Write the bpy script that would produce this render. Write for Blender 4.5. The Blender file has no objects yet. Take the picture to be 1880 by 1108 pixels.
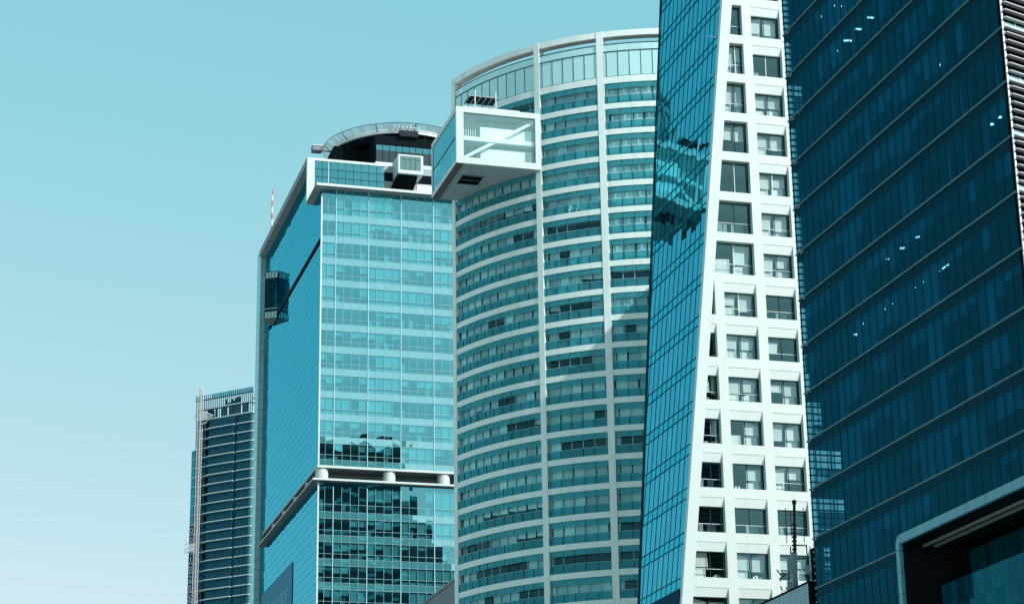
import bpy, math, random
from mathutils import Vector, Matrix

# ---------------------------------------------------------------- camera, sky, sun
scene = bpy.context.scene
COL = scene.collection
F_PX, PITCH, ROLL, YAW = 3991.5, 0.315793, -0.0160508, 0.27899   # X = along the street fronts, Y = away, Z = up
cam_d = bpy.data.cameras.new("camera")
cam = bpy.data.objects.new("camera", cam_d)
COL.objects.link(cam)
cam_d.sensor_width = 36.0
cam_d.lens = F_PX / 1880.0 * 36.0
cam_d.clip_start = 1.0
cam_d.clip_end = 6000.0

def to_grid(v):
    ca, sa = math.cos(YAW), math.sin(YAW)
    return Vector((v[0] * ca + v[1] * sa, -v[0] * sa + v[1] * ca, v[2]))

_fw = Vector((0, math.cos(PITCH), math.sin(PITCH)))
_up = Vector((0, -math.sin(PITCH), math.cos(PITCH)))
_rt = Vector((1, 0, 0))
_r2 = _rt * math.cos(ROLL) + _up * math.sin(ROLL)
_u2 = _up * math.cos(ROLL) - _rt * math.sin(ROLL)
r_, u_, b_ = to_grid(_r2), to_grid(_u2), to_grid(-_fw)
cam.matrix_world = Matrix(((r_.x, u_.x, b_.x, 0), (r_.y, u_.y, b_.y, 0), (r_.z, u_.z, b_.z, 1.7), (0, 0, 0, 1)))
scene.camera = cam

SUN = Vector((0.50, -0.66, 0.56)).normalized()
SUN_EL = math.asin(SUN.z)
SUN_ROT = math.atan2(SUN.x, SUN.y)
sun_d = bpy.data.lights.new("sun", 'SUN')
sun_d.energy = 3.9
sun_d.angle = math.radians(0.5)
sun_d.color = (1.0, 0.965, 0.93)
sun = bpy.data.objects.new("sun", sun_d)
sun.rotation_euler = SUN.to_track_quat('Z', 'Y').to_euler()
sun.location = (0, 0, 300)
COL.objects.link(sun)

world = bpy.data.worlds.new("World")
scene.world = world
world.use_nodes = True
wn, wl = world.node_tree.nodes, world.node_tree.links
wn.clear()
w_out = wn.new('ShaderNodeOutputWorld')
w_bg = wn.new('ShaderNodeBackground')
w_sky = wn.new('ShaderNodeTexSky')
w_sky.sky_type = 'NISHITA'
w_sky.sun_disc = False
w_sky.sun_elevation = SUN_EL
w_sky.sun_rotation = SUN_ROT
w_sky.altitude = 1200
w_sky.air_density = 1.0
w_sky.dust_density = 2.2
w_sky.ozone_density = 1.0
# the clear cyan sky of this city haze: each channel of the physical sky gets its own strength and falloff
w_sep = wn.new('ShaderNodeSeparateColor')
w_com = wn.new('ShaderNodeCombineColor')
wl.new(w_sky.outputs[0], w_sep.inputs[0])
W_STR = 0.13
for i, (raw, val, pw) in enumerate(((2.553, .580, .95), (3.879, .800, .33), (5.577, .870, .32))):
    d = wn.new('ShaderNodeMath'); d.operation = 'DIVIDE'; d.inputs[1].default_value = raw
    p = wn.new('ShaderNodeMath'); p.operation = 'POWER'; p.inputs[1].default_value = pw
    q = wn.new('ShaderNodeMath'); q.operation = 'MULTIPLY'; q.inputs[1].default_value = val / 1.366 / W_STR
    t = wn.new('ShaderNodeMath'); t.operation = 'MINIMUM'; t.inputs[1].default_value = 1.3 / W_STR
    wl.new(w_sep.outputs[i], d.inputs[0]); wl.new(d.outputs[0], p.inputs[0]); wl.new(p.outputs[0], q.inputs[0])
    wl.new(q.outputs[0], t.inputs[0]); wl.new(t.outputs[0], w_com.inputs[i])
w_bg.inputs['Strength'].default_value = W_STR
wl.new(w_com.outputs[0], w_bg.inputs[0])
wl.new(w_bg.outputs[0], w_out.inputs[0])

scene.view_settings.view_transform = 'Standard'
scene.view_settings.look = 'None'
scene.view_settings.exposure = 0.45
scene.view_settings.gamma = 1.0
scene.render.engine = 'CYCLES'
scene.cycles.max_bounces = 8
scene.cycles.transparent_max_bounces = 12
scene.cycles.glossy_bounces = 4
scene.cycles.caustics_reflective = False
scene.cycles.caustics_refractive = False

R = random.Random(7)

# ---------------------------------------------------------------- materials
def _nt(name):
    m = bpy.data.materials.new(name)
    m.use_nodes = True
    m.node_tree.nodes.clear()
    return m, m.node_tree.nodes, m.node_tree.links

def _math(n, l, op, a, b=None, clamp=False):
    x = n.new('ShaderNodeMath'); x.operation = op; x.use_clamp = clamp
    for i, v in enumerate((a, b)):
        if v is None: continue
        if isinstance(v, (int, float)): x.inputs[i].default_value = v
        else: l.new(v, x.inputs[i])
    return x.outputs[0]

def _mixc(n, l, fac, a, b, mode='MIX'):
    x = n.new('ShaderNodeMix'); x.data_type = 'RGBA'; x.blend_type = mode
    for i, v in ((0, fac), (6, a), (7, b)):
        if isinstance(v, (int, float)): x.inputs[i].default_value = v
        elif isinstance(v, tuple): x.inputs[i].default_value = (*v, 1) if len(v) == 3 else v
        else: l.new(v, x.inputs[i])
    return x.outputs[2]

def _noise(n, l, scale, stretch=(1, 1, 1), detail=4.0, rough=0.6):
    tc = n.new('ShaderNodeTexCoord'); mp = n.new('ShaderNodeMapping')
    mp.inputs['Scale'].default_value = stretch
    nz = n.new('ShaderNodeTexNoise'); nz.inputs['Scale'].default_value = scale
    nz.inputs['Detail'].default_value = detail; nz.inputs['Roughness'].default_value = rough
    l.new(tc.outputs['Object'], mp.inputs[0]); l.new(mp.outputs[0], nz.inputs['Vector'])
    return nz

def _panel_normal(n, l, jit, wave, wscale=0.35):
    """normal of a glass pane: each pane is set a hair out of true and is slightly bowed"""
    g = n.new('ShaderNodeNewGeometry')
    at = n.new('ShaderNodeAttribute'); at.attribute_name = 'rv'
    s = n.new('ShaderNodeVectorMath'); s.operation = 'SUBTRACT'; s.inputs[1].default_value = (.5, .5, .5)
    l.new(at.outputs['Color'], s.inputs[0])
    sc = n.new('ShaderNodeVectorMath'); sc.operation = 'SCALE'; sc.inputs['Scale'].default_value = jit * 2
    l.new(s.outputs[0], sc.inputs[0])
    nz = _noise(n, l, wscale, (1, 1, .6), 1.0, .4)
    s2 = n.new('ShaderNodeVectorMath'); s2.operation = 'SUBTRACT'; s2.inputs[1].default_value = (.5, .5, .5)
    l.new(nz.outputs['Color'], s2.inputs[0])
    sc2 = n.new('ShaderNodeVectorMath'); sc2.operation = 'SCALE'; sc2.inputs['Scale'].default_value = wave * 2
    l.new(s2.outputs[0], sc2.inputs[0])
    a = n.new('ShaderNodeVectorMath'); a.operation = 'ADD'
    l.new(g.outputs['Normal'], a.inputs[0]); l.new(sc.outputs[0], a.inputs[1])
    b = n.new('ShaderNodeVectorMath'); b.operation = 'ADD'
    l.new(a.outputs[0], b.inputs[0]); l.new(sc2.outputs[0], b.inputs[1])
    c = n.new('ShaderNodeVectorMath'); c.operation = 'NORMALIZE'
    l.new(b.outputs[0], c.inputs[0])
    return c.outputs[0], g, at

def glass(name, through=None, body=(.02, .1, .15), coat=(.5, .9, 1.0), f0=.1, f90=1.0, power=5.0, rough=.015,
          jit=.006, wave=.004, vary=.25, wscale=.35, milk=0.0):
    """architectural glass. through = transmission tint (see-through) or None (opaque, body colour behind the coat)"""
    m, n, l = _nt(name)
    out = n.new('ShaderNodeOutputMaterial')
    nrm, g, at = _panel_normal(n, l, jit, wave, wscale)
    dt = n.new('ShaderNodeVectorMath'); dt.operation = 'DOT_PRODUCT'
    l.new(g.outputs['Incoming'], dt.inputs[0]); l.new(g.outputs['Normal'], dt.inputs[1])
    c = _math(n, l, 'ABSOLUTE', dt.outputs['Value'])
    c = _math(n, l, 'SUBTRACT', 1.0, c, True)
    c = _math(n, l, 'POWER', c, power)
    c = _math(n, l, 'MULTIPLY', c, f90 - f0)
    fac = _math(n, l, 'ADD', c, f0, True)
    gl = n.new('ShaderNodeBsdfGlossy'); gl.inputs['Roughness'].default_value = rough
    gl.inputs['Color'].default_value = (*coat, 1)
    l.new(nrm, gl.inputs['Normal'])
    sep = n.new('ShaderNodeSeparateColor'); l.new(at.outputs['Color'], sep.inputs[0])
    v = _math(n, l, 'MULTIPLY', sep.outputs[0], vary)
    v = _math(n, l, 'ADD', v, 1.0 - vary)
    vc = n.new('ShaderNodeCombineColor')
    for i in range(3): l.new(v, vc.inputs[i])
    if through is not None:
        base = n.new('ShaderNodeBsdfTransparent')
        l.new(_mixc(n, l, 1.0, through, vc.outputs[0], 'MULTIPLY'), base.inputs[0])
        if milk:
            df = n.new('ShaderNodeBsdfDiffuse'); df.inputs[0].default_value = (*body, 1)
            mk = n.new('ShaderNodeMixShader'); mk.inputs[0].default_value = milk
            l.new(base.outputs[0], mk.inputs[1]); l.new(df.outputs[0], mk.inputs[2]); base = mk
    else:
        base = n.new('ShaderNodeBsdfDiffuse')
        l.new(_mixc(n, l, 1.0, body, vc.outputs[0], 'MULTIPLY'), base.inputs[0])
    mx = n.new('ShaderNodeMixShader')
    l.new(fac, mx.inputs[0]); l.new(base.outputs[0], mx.inputs[1]); l.new(gl.outputs[0], mx.inputs[2])
    l.new(mx.outputs[0], out.inputs[0])
    return m

def solid(name, col, rough=.7, vary=.12, dirt=0.0, metal=0.0, nscale=.25, stretch=(1, 1, .25), dirtcol=None, face=0.0, spec=.4):
    m, n, l = _nt(name)
    out = n.new('ShaderNodeOutputMaterial'); p = n.new('ShaderNodeBsdfPrincipled')
    p.inputs['Roughness'].default_value = rough; p.inputs['Metallic'].default_value = metal
    p.inputs['Specular IOR Level'].default_value = spec
    nz = _noise(n, l, nscale, stretch, 6.0, .65)
    lo = tuple(x * (1 - vary) for x in col); hi = tuple(min(1, x * (1 + vary)) for x in col)
    c = _mixc(n, l, nz.outputs['Fac'], lo, hi)
    if dirt:
        nz2 = _noise(n, l, 1.3, (1, 1, .08), 5.0, .7)
        rp = n.new('ShaderNodeValToRGB'); rp.color_ramp.elements[0].position = .52; rp.color_ramp.elements[1].position = .72
        l.new(nz2.outputs['Fac'], rp.inputs[0])
        f = _math(n, l, 'MULTIPLY', rp.outputs['Color'], dirt)
        c = _mixc(n, l, f, c, dirtcol or tuple(x * .45 for x in col))
    if face:
        at = n.new('ShaderNodeAttribute'); at.attribute_name = 'rv'
        sep = n.new('ShaderNodeSeparateColor'); l.new(at.outputs['Color'], sep.inputs[0])
        f = _math(n, l, 'MULTIPLY', sep.outputs[1], face)
        c = _mixc(n, l, f, c, (0.0, 0.0, 0.0))
    l.new(c, p.inputs['Base Color'])
    l.new(p.outputs[0], out.inputs[0])
    return m

def curtain(name, col, scale=9.0):
    m, n, l = _nt(name)
    out = n.new('ShaderNodeOutputMaterial'); p = n.new('ShaderNodeBsdfPrincipled')
    p.inputs['Roughness'].default_value = .9
    nz = _noise(n, l, scale, (1, 1, .02), 2.0, .5)
    at = n.new('ShaderNodeAttribute'); at.attribute_name = 'rv'
    sep = n.new('ShaderNodeSeparateColor'); l.new(at.outputs['Color'], sep.inputs[0])
    c = _mixc(n, l, nz.outputs['Fac'], tuple(x * .72 for x in col), tuple(min(1, x * 1.14) for x in col))
    f = _math(n, l, 'MULTIPLY', sep.outputs[1], .35)
    c = _mixc(n, l, f, c, tuple(x * .4 for x in col))
    l.new(c, p.inputs['Base Color']); l.new(p.outputs[0], out.inputs[0])
    return m

def emit(name, col, s):
    m, n, l = _nt(name)
    out = n.new('ShaderNodeOutputMaterial'); e = n.new('ShaderNodeEmission')
    e.inputs[0].default_value = (*col, 1); e.inputs[1].default_value = s
    l.new(e.outputs[0], out.inputs[0])
    return m

M = {}
M['ground'] = solid('ground_paving', (.42, .42, .40), .9, .3, nscale=.03, stretch=(1, 1, 1))
M['white'] = solid('white_panel', (.44, .56, .55), .6, .06, dirt=.22, nscale=.5, dirtcol=(.32, .41, .41))
M['white2'] = solid('white_header_panel', (.60, .75, .75), .6, .05, dirt=.12)
M['concrete'] = solid('pale_concrete', (.60, .745, .725), .85, .08, dirt=.30, nscale=.6)
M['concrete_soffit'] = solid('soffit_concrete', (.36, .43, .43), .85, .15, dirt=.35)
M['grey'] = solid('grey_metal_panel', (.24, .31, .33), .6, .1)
M['midgrey'] = solid('grey_cladding', (.15, .20, .22), .6, .1)
M['dark'] = solid('dark_metal', (.010, .02, .028), .7, .2, spec=.2)
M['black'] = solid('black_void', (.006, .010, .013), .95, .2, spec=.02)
M['frame_white'] = solid('white_mullion', (.52, .66, .66), .4, .03)
M['frame_grey'] = solid('grey_mullion', (.20, .42, .46), .4, .05)
M['frame_teal'] = solid('dark_teal_mullion', (.006, .05, .075), .8, .1, spec=.1)
M['steel'] = solid('galvanised_steel', (.42, .47, .48), .4, .15, metal=.4)
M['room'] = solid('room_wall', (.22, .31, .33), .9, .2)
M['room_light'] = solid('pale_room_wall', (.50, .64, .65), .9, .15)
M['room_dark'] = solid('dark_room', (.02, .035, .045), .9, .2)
M['blind'] = curtain('pale_blind', (.46, .82, .86), 3.0)
M['curtain'] = curtain('pleated_curtain', (.38, .70, .75), 12.0)
M['blind_dim'] = curtain('dim_blind', (.20, .46, .56), 3.0)
M['red'] = solid('red_paint', (.55, .08, .04), .6, .1)
M['lamp'] = emit('ceiling_lamp_light', (1.0, .92, .85), 4.0)
M['frame_pale'] = solid('pale_teal_mullion', (.36, .60, .63), .5, .05)
M['side_mullion'] = solid('side_wall_mullion', (.008, .10, .14), .8, .1, spec=.1)
M['f_fin'] = solid('far_fin', (.010, .08, .12), .7, .2, spec=.1)
M['box_white'] = solid('bright_white_board', (.82, .95, .93), .8, .03)
M['box_room'] = solid('box_room_wall', (.30, .56, .58), .9, .15)
M['blind_white'] = curtain('white_blind', (.74, .84, .82), 3.0)
M['curtain_white'] = curtain('white_curtain', (.60, .70, .68), 12.0)
M['rib'] = solid('dark_steel_rib', (.022, .032, .04), .9, .1, spec=.05)

M['t_side'] = glass('blue_side_glass', body=(.002, .09, .15), coat=(.125, .64, .78), f0=.26, power=2.6, jit=.007, wave=.004, vary=.25)
M['t_vis'] = glass('teal_vision_glass', through=(.42, .80, .84), coat=(.15, .80, .90), f0=.46, jit=.010, wave=.007, vary=.12, wscale=.5)
M['t_span'] = glass('pale_teal_spandrel_glass', body=(.07, .31, .34), coat=(.34, .86, .92), f0=.48, jit=.010, wave=.007, vary=.12, wscale=.5)
M['c_rail'] = glass('teal_balustrade_glass', through=(.20, .66, .72), body=(.065, .36, .42), coat=(.12, .75, .88), f0=.05, jit=.012, wave=.006, vary=.15, milk=.40)
M['c_visor'] = glass('teal_visor_glass', through=(.36, .76, .80), body=(.065, .36, .42), coat=(.15, .75, .88), f0=.05, jit=.014, wave=.006, vary=.2, milk=.55)
M['c_win'] = glass('apartment_window_glass', through=(.90, .99, .99), coat=(.25, .8, .88), f0=.06, jit=.01, wave=.006)
M['c_par'] = glass('pale_parapet_glass', body=(.42, .72, .72), coat=(.5, .9, .92), f0=.14, jit=.012, wave=.004, vary=.08)
M['b_glass'] = glass('box_clear_glass', through=(.93, .99, .99), body=(.42, .78, .78), coat=(.3, .88, .92), f0=.10, jit=.004, wave=.004, vary=.06, milk=.18)
M['b_side'] = glass('box_side_glass', through=(.12, .45, .52), coat=(.28, .78, .86), f0=.24, power=3.0, jit=.006, wave=.003, vary=.25)
M['w_side'] = glass('leaning_wall_glass', through=(.12, .55, .62), coat=(.14, .76, .98), f0=.19, power=2.2, jit=.010, wave=.004, vary=.30, wscale=.5)
M['w_span'] = glass('leaning_wall_spandrel_glass', body=(.008, .11, .16), coat=(.09, .74, .94), f0=.18, power=2.2, jit=.009, wave=.004, vary=.3)
M['w_win'] = glass('clear_office_glass', through=(.90, .98, .98), coat=(.20, .84, .90), f0=.15, jit=.012, wave=.010, vary=.06)
M['d_win'] = glass('deep_blue_glass', through=(.10, .34, .46), coat=(.02, .30, .46), f0=.045, f90=.75, power=3.4, jit=.004, wave=.002, vary=.35)
M['d_span'] = glass('dark_spandrel_glass', body=(.003, .016, .024), coat=(.02, .17, .24), f0=.05, f90=.7, power=3.4, jit=.003, wave=.002, vary=.2)
M['d_ledge'] = solid('teal_metal_ledge', (.045, .15, .17), .6, .15, spec=.2)
M['d_portal'] = solid('teal_portal_panel', (.05, .27, .34), .45, .25, dirt=.35, stretch=(1, 1, 1), nscale=1.2)
M['d_fin'] = solid('louvre_metal', (.42, .47, .50), .35, .1, metal=.5)
M['f_glass'] = glass('far_blue_glass', body=(.004, .06, .10), coat=(.10, .42, .52), f0=.04, jit=.02, wave=.006, vary=.5)
M['f_slab'] = solid('far_slab_edge', (.42, .56, .57), .7, .25)
M['f_screen'] = glass('far_screen_glass', through=(.35, .72, .78), coat=(.4, .8, .9), f0=.1, jit=.01)
M['strip'] = glass('pale_strip_glass', body=(.34, .52, .52), coat=(.4, .8, .85), f0=.12, jit=.006, vary=.08)
M['strip_dark'] = glass('dark_strip_glass', body=(.006, .12, .19), coat=(.2, .6, .7), f0=.10, jit=.006, vary=.2)
M['sign'] = solid('blue_sign_panel', (.025, .20, .30), .7, .1, spec=.1)
M['sign_dark'] = solid('navy_sign_panel', (.003, .045, .09), .8, .2, spec=.05)
M['sign_text'] = solid('pale_lettering', (.12, .40, .48), .7, .1, spec=.1)
M['sign_text2'] = solid('teal_lettering', (.05, .26, .34), .6, .1)
M['lowwall'] = solid('low_building_panel', (.20, .35, .40), .6, .1, dirt=.1)
M['parapet'] = solid('grey_parapet', (.17, .21, .24), .85, .15, dirt=.5)

# ---------------------------------------------------------------- mesh helper
class MB:
    def __init__(s): s.v = []; s.f = []; s.m = []; s.c = []
    def quad(s, a, b, c, d, m=0, rv=None):
        i = len(s.v); s.v += [tuple(a), tuple(b), tuple(c), tuple(d)]; s.f.append((i, i + 1, i + 2, i + 3)); s.m.append(m)
        s.c.append(rv or (R.random(), R.random(), R.random(), 1))
        return s
    def poly(s, pts, m=0, rv=None):
        i = len(s.v); s.v += [tuple(p) for p in pts]; s.f.append(tuple(range(i, i + len(pts)))); s.m.append(m)
        s.c.append(rv or (R.random(), R.random(), R.random(), 1)); return s
    def hexa(s, p, m=0, rv=None):
        """p: 8 corners, bottom ring 0-3 then top ring 4-7"""
        i = len(s.v); s.v += [tuple(q) for q in p]
        rv = rv or (R.random(), R.random(), R.random(), 1)
        for f in ((0, 3, 2, 1), (4, 5, 6, 7), (0, 1, 5, 4), (1, 2, 6, 5), (2, 3, 7, 6), (3, 0, 4, 7)):
            s.f.append(tuple(i + k for k in f)); s.m.append(m); s.c.append(rv)
        return s
    def box(s, x0, x1, y0, y1, z0, z1, m=0, rv=None):
        return s.hexa([(x0, y0, z0), (x1, y0, z0), (x1, y1, z0), (x0, y1, z0),
                       (x0, y0, z1), (x1, y0, z1), (x1, y1, z1), (x0, y1, z1)], m, rv)
    def prism(s, ring, z0, z1, m=0, rv=None):
        n = len(ring); i = len(s.v)
        s.v += [(x, y, z0) for x, y in ring] + [(x, y, z1) for x, y in ring]
        rv = rv or (R.random(), R.random(), R.random(), 1)
        s.f.append(tuple(range(i + n - 1, i - 1, -1))); s.f.append(tuple(range(i + n, i + 2 * n)))
        for k in range(n):
            j = (k + 1) % n; s.f.append((i + k, i + j, i + n + j, i + n + k))
        s.m += [m] * (n + 2); s.c += [rv] * (n + 2); return s
    def tube(s, p, q, r, n=8, m=0, r2=None):
        p, q = Vector(p), Vector(q); d = (q - p).normalized(); r2 = r if r2 is None else r2
        a = d.orthogonal().normalized(); b = d.cross(a); i = len(s.v)
        for c_, rr in ((p, r), (q, r2)):
            for k in range(n):
                t = 2 * math.pi * k / n; s.v.append(tuple(c_ + (a * math.cos(t) + b * math.sin(t)) * rr))
        rv = (R.random(), R.random(), R.random(), 1)
        for k in range(n):
            j = (k + 1) % n; s.f.append((i + k, i + j, i + n + j, i + n + k)); s.m.append(m); s.c.append(rv)
        s.f.append(tuple(range(i + n - 1, i - 1, -1))); s.f.append(tuple(range(i + n, i + 2 * n)))
        s.m += [m, m]; s.c += [rv, rv]; return s
    def bar(s, p, q, w, h, m=0):
        """square bar from p to q, w wide sideways, h high"""
        p, q = Vector(p), Vector(q); d = (q - p).normalized()
        up = Vector((0, 0, 1)) if abs(d.z) < .99 else Vector((0, 1, 0))
        sd = d.cross(up).normalized() * w / 2; u2 = sd.normalized().cross(d) * h / 2
        return s.hexa([p - sd - u2, p + sd - u2, q + sd - u2, q - sd - u2, p - sd + u2, p + sd + u2, q + sd + u2, q - sd + u2], m)
    def build(s, name, mats, parent=None, smooth=False):
        if not isinstance(mats, (list, tuple)): mats = [mats]
        me = bpy.data.meshes.new(name)
        me.from_pydata(s.v, [], s.f)
        for m in mats: me.materials.append(m)
        me.polygons.foreach_set('material_index', s.m)
        at = me.attributes.new('rv', 'FLOAT_COLOR', 'FACE')
        at.data.foreach_set('color', [x for c in s.c for x in c])
        if smooth: me.polygons.foreach_set('use_smooth', [True] * len(s.f))
        me.update()
        o = bpy.data.objects.new(name, me)
        COL.objects.link(o)
        if parent is not None:
            o.parent = parent
            o.matrix_parent_inverse = Matrix.Translation(-_wloc(parent))
        return o

def _wloc(o):
    v = Vector((0, 0, 0))
    while o is not None:
        v += o.location; 
        if o.parent is not None: v += o.matrix_parent_inverse.translation
        o = o.parent
    return v

def thing(name, label, cat, loc=(0, 0, 0), group=None, kind=None):
    o = bpy.data.objects.new(name, None); COL.objects.link(o); o.location = loc
    o.empty_display_size = 1.0
    o['label'] = label; o['category'] = cat
    if group: o['group'] = group
    if kind: o['kind'] = kind
    return o

def tag(o, label, cat, group=None, kind=None):
    if label: o['label'] = label
    if cat: o['category'] = cat
    if group: o['group'] = group
    if kind: o['kind'] = kind
    return o

# ---------------------------------------------------------------- ground
g = MB().quad((-4000, -3000, 0), (4000, -3000, 0), (4000, 5000, 0), (-4000, 5000, 0)).build('ground', M['ground'])
g['kind'] = 'structure'
tag(MB().quad((20, -200, .004), (38, -200, .004), (38, 700, .004), (20, 700, .004)).build('road', solid('asphalt', (.05, .05, .05), .9)), None, None, kind='structure')

# ================================================================ teal glass office tower
TX, TY = 62.25, 330.0
T = thing('office_tower', 'teal glass office tower with a round helipad and a recessed floor of white columns', 'office tower', (TX, TY, 0))

def tz(k): return 85.38 + 3.755 * k          # spandrel tops of the upper block
def tl(k): return 77.0 - 3.745 * k            # spandrel tops of the lower block

# solid core and floors
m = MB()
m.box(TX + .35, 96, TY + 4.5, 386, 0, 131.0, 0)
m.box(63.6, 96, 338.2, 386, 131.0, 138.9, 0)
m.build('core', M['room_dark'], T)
sl = MB()
for k in range(0, 12): sl.box(TX + .3, 95.9, TY + .22, TY + 4.5, tz(k) - .9, tz(k) - .2)
for k in range(0, 20): sl.box(TX + .3, 95.9, TY + .22, TY + 4.5, tl(k) - .9, tl(k) - .2)
sl.build('floor_slabs', M['room_light'], T)
bw = MB().box(TX + .3, 95.9, TY + 4.3, TY + 4.45, 2, 130)
bw.build('back_wall', M['room'], T)

# left face: one sheet of fine panels (rows of 3.75/3, columns 1.37)
def side_face(name, z0, z1, y0, y1, lines):
    mb = MB(); zs = [z0]
    z = z0
    edges = sorted(set([z0, z1] + [q for q in lines if z0 < q < z1]))
    ny = max(1, round((y1 - y0) / 1.37)); dy = (y1 - y0) / ny
    for a, b in zip(edges[:-1], edges[1:]):
        for i in range(ny):
            ya, yb = y0 + i * dy, y0 + (i + 1) * dy
            mb.quad((TX, yb - .015, a + .03), (TX, ya + .015, a + .03), (TX, ya + .015, b - .03), (TX, yb - .015, b - .03), 0)
    mb.quad((TX + .04, y1, z0), (TX + .04, y0, z0), (TX + .04, y0, z1), (TX + .04, y1, z1), 1)
    return mb.build(name, [M['t_side'], M['frame_teal']], T)
lin_u = [tz(k) - d for k in range(-1, 16) for d in (0, 1.08, 2.4)]
lin_l = [tl(k) - d for k in range(-2, 22) for d in (0, 1.08, 2.4)]
side_face('side_glass_wall', 84.42, 131.0, TY + .12, 382, lin_u)
side_face('side_glass_wall', 131.0, 138.2, 337.35, 382, lin_u)
side_face('side_glass_wall', 0, 81.6, TY + .12, 382, lin_l)

# front windows, one part per structural bay and floor
cols = [62.42, 63.35, 64.70, 66.07, 67.44, 68.80, 70.16, 71.53, 72.90, 74.27, 75.62, 77.0, 78.37, 79.73, 81.10, 82.47, 83.84, 85.2, 86.55]
bays = [(0, 2), (2, 6), (6, 10), (10, 14), (14, 18)]
def front_window(zs0, zs1, zt, ci, cj, flare=0):
    """zs0..zs1 spandrel, zs1..zt vision glass above it"""
    w = MB()
    for i in range(ci, cj):
        a, b = cols[i], cols[i + 1]
        w.quad((a, TY, zs1), (b, TY, zs1), (b, TY, zt), (a, TY, zt), 0)
        w.quad((a, TY, zs0), (b, TY, zs0), (b, TY, zs1), (a, TY, zs1), 1)
    o = w.build('window', [M['t_vis'], M['t_span']], T)
    fr = MB()
    x0, x1 = cols[ci], cols[cj]
    for z in (zs0, zs1, zs1 + (zt - zs1) * .30):
        fr.box(x0, x1, TY - .035, TY + .03, z - .022, z + .022, 0)
    for i in range(ci, cj):
        big = (i in (2, 6, 10, 14))
        wd = .045 if big else .022
        fr.box(cols[i] - wd, cols[i] + wd, TY - (.16 if big else .05), TY - .036, zs0, zt, 1 if big else 0)
    fr.build('window_frame', [M['frame_grey'], M['frame_pale']], o)
    # blinds behind the vision glass: whole offices share a habit
    bl = MB(); mood = R.random(); n = 0
    for i in range(ci, cj):
        a, b = cols[i] + .1, cols[i + 1] - .12
        r = R.random(); H = zt - .12 - zs1
        if mood < .42: cov = .66 + .04 * R.random() if r < .8 else R.choice((0, .3, .95))
        elif mood < .62: cov = R.choice((.25, .35, .5, .0))
        elif mood < .75: cov = 0 if r < .6 else .4
        else: cov = 0
        if cov > 0:
            bl.quad((a, TY + .25, zt - .12 - H * cov), (b, TY + .25, zt - .12 - H * cov), (b, TY + .25, zt - .12), (a, TY + .25, zt - .12)); n += 1
        if mood < .42 and r < .8:
            bl.quad((a, TY + .3, zs1 + .12), (b, TY + .3, zs1 + .12), (b, TY + .3, zs1 + H * .22), (a, TY + .3, zs1 + H * .22)); n += 1
        elif r > .82:
            bl.box(a + .2, a + .75, TY + 1.0, TY + 1.4, zs1, zs1 + H * R.uniform(.3, .8)); n += 1
    if n: bl.build('blind', M['blind'], o)
for k in range(0, 12):
    for ci, cj in bays: front_window(tz(k) - 1.08, tz(k), (tz(k + 1) - 1.08) if k < 11 else 131.0, ci, cj)
for k in range(0, 5):
    for ci, cj in bays: front_window(tl(k) - 1.08, tl(k), tl(k - 1) - 1.08 if k > 0 else 81.0, ci, cj)
o = MB()
for i in range(18):
    o.quad((cols[i], TY, 81.0), (cols[i + 1], TY, 81.0), (cols[i + 1], TY, 81.62), (cols[i], TY, 81.62), 0)
for k in range(5, 21):                      # the floors below the picture and the end bays behind the neighbour, as one skin
    for i in range(18):
        o.quad((cols[i] + .02, TY, tl(k) - 1.05), (cols[i + 1] - .02, TY, tl(k) - 1.05), (cols[i + 1] - .02, TY, tl(k - 1) - 1.11), (cols[i] + .02, TY, tl(k - 1) - 1.11), 0)
o.quad((86.6, TY, 0), (96, TY, 0), (96, TY, 81.6), (86.6, TY, 81.6), 0)
o.quad((86.6, TY, 84.4), (96, TY, 84.4), (96, TY, 131.0), (86.6, TY, 131.0), 0)
o.quad((96, TY, 0), (96, 386, 0), (96, 386, 131), (96, TY, 131), 0)
o.build('glass_skin', [M['t_vis'], M['t_span']], T)
MB().box(62.18, 62.42, TY - .18, TY + .11, 84.42, 130.1).build('corner_trim', M['white'], T)
MB().box(62.18, 62.42, TY - .18, TY + .11, 0, 81.58).build('corner_trim', M['white'], T)

# roof slab over the front, set-back crown with white frame
c = MB().box(61.1, 96, 328.3, 337.28, 131.02, 131.30, 0).box(61.07, 96, 328.24, 328.3, 131.0, 131.42, 1)
c.box(61.04, 61.1, 328.24, 337.28, 131.0, 131.42, 2)
c.build('canopy_slab', [M['grey'], M['white'], M['midgrey']], T)
c = MB().box(61.1, 62.4, 337.3, 338.0, 131.1, 139.4, 0).box(62.4, 74.4, 337.3, 338.0, 138.95, 139.4, 0)
c.build('crown_frame', M['white'], T)
cr = MB()
xs = [62.4 + i * 1.333 for i in range(10)]
for a, b in zip(xs[:-1], xs[1:]):
    for z0, z1 in ((131.3, 134.6), (134.6, 136.1), (136.1, 137.5), (137.5, 138.95)):
        cr.quad((a, 337.42, z0), (b, 337.42, z0), (b, 337.42, z1), (a, 337.42, z1), 0)
for z in (134.6, 136.1, 137.5): cr.box(62.4, 74.4, 337.36, 337.42, z - .03, z + .03, 1)
for x in xs[1:-1]: cr.box(x - .03, x + .03, 337.35, 337.41, 131.3, 138.95, 1)
cr.box(64.75, 64.85, 337.30, 337.349, 131.3, 138.95, 2)
cr.build('crown_glazing', [M['t_vis'], M['frame_teal'], M['frame_white']], T)
MB().box(63.4, 74.3, 340, 340.2, 131.3, 138.6).build('crown_back_wall', M['room_light'], T)
rf = MB().box(61.1, 96, 338.0, 386.0, 138.2, 139.4, 0)
rf.box(61.06, 61.1, 337.3, 386, 138.15, 139.42, 1)
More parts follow.
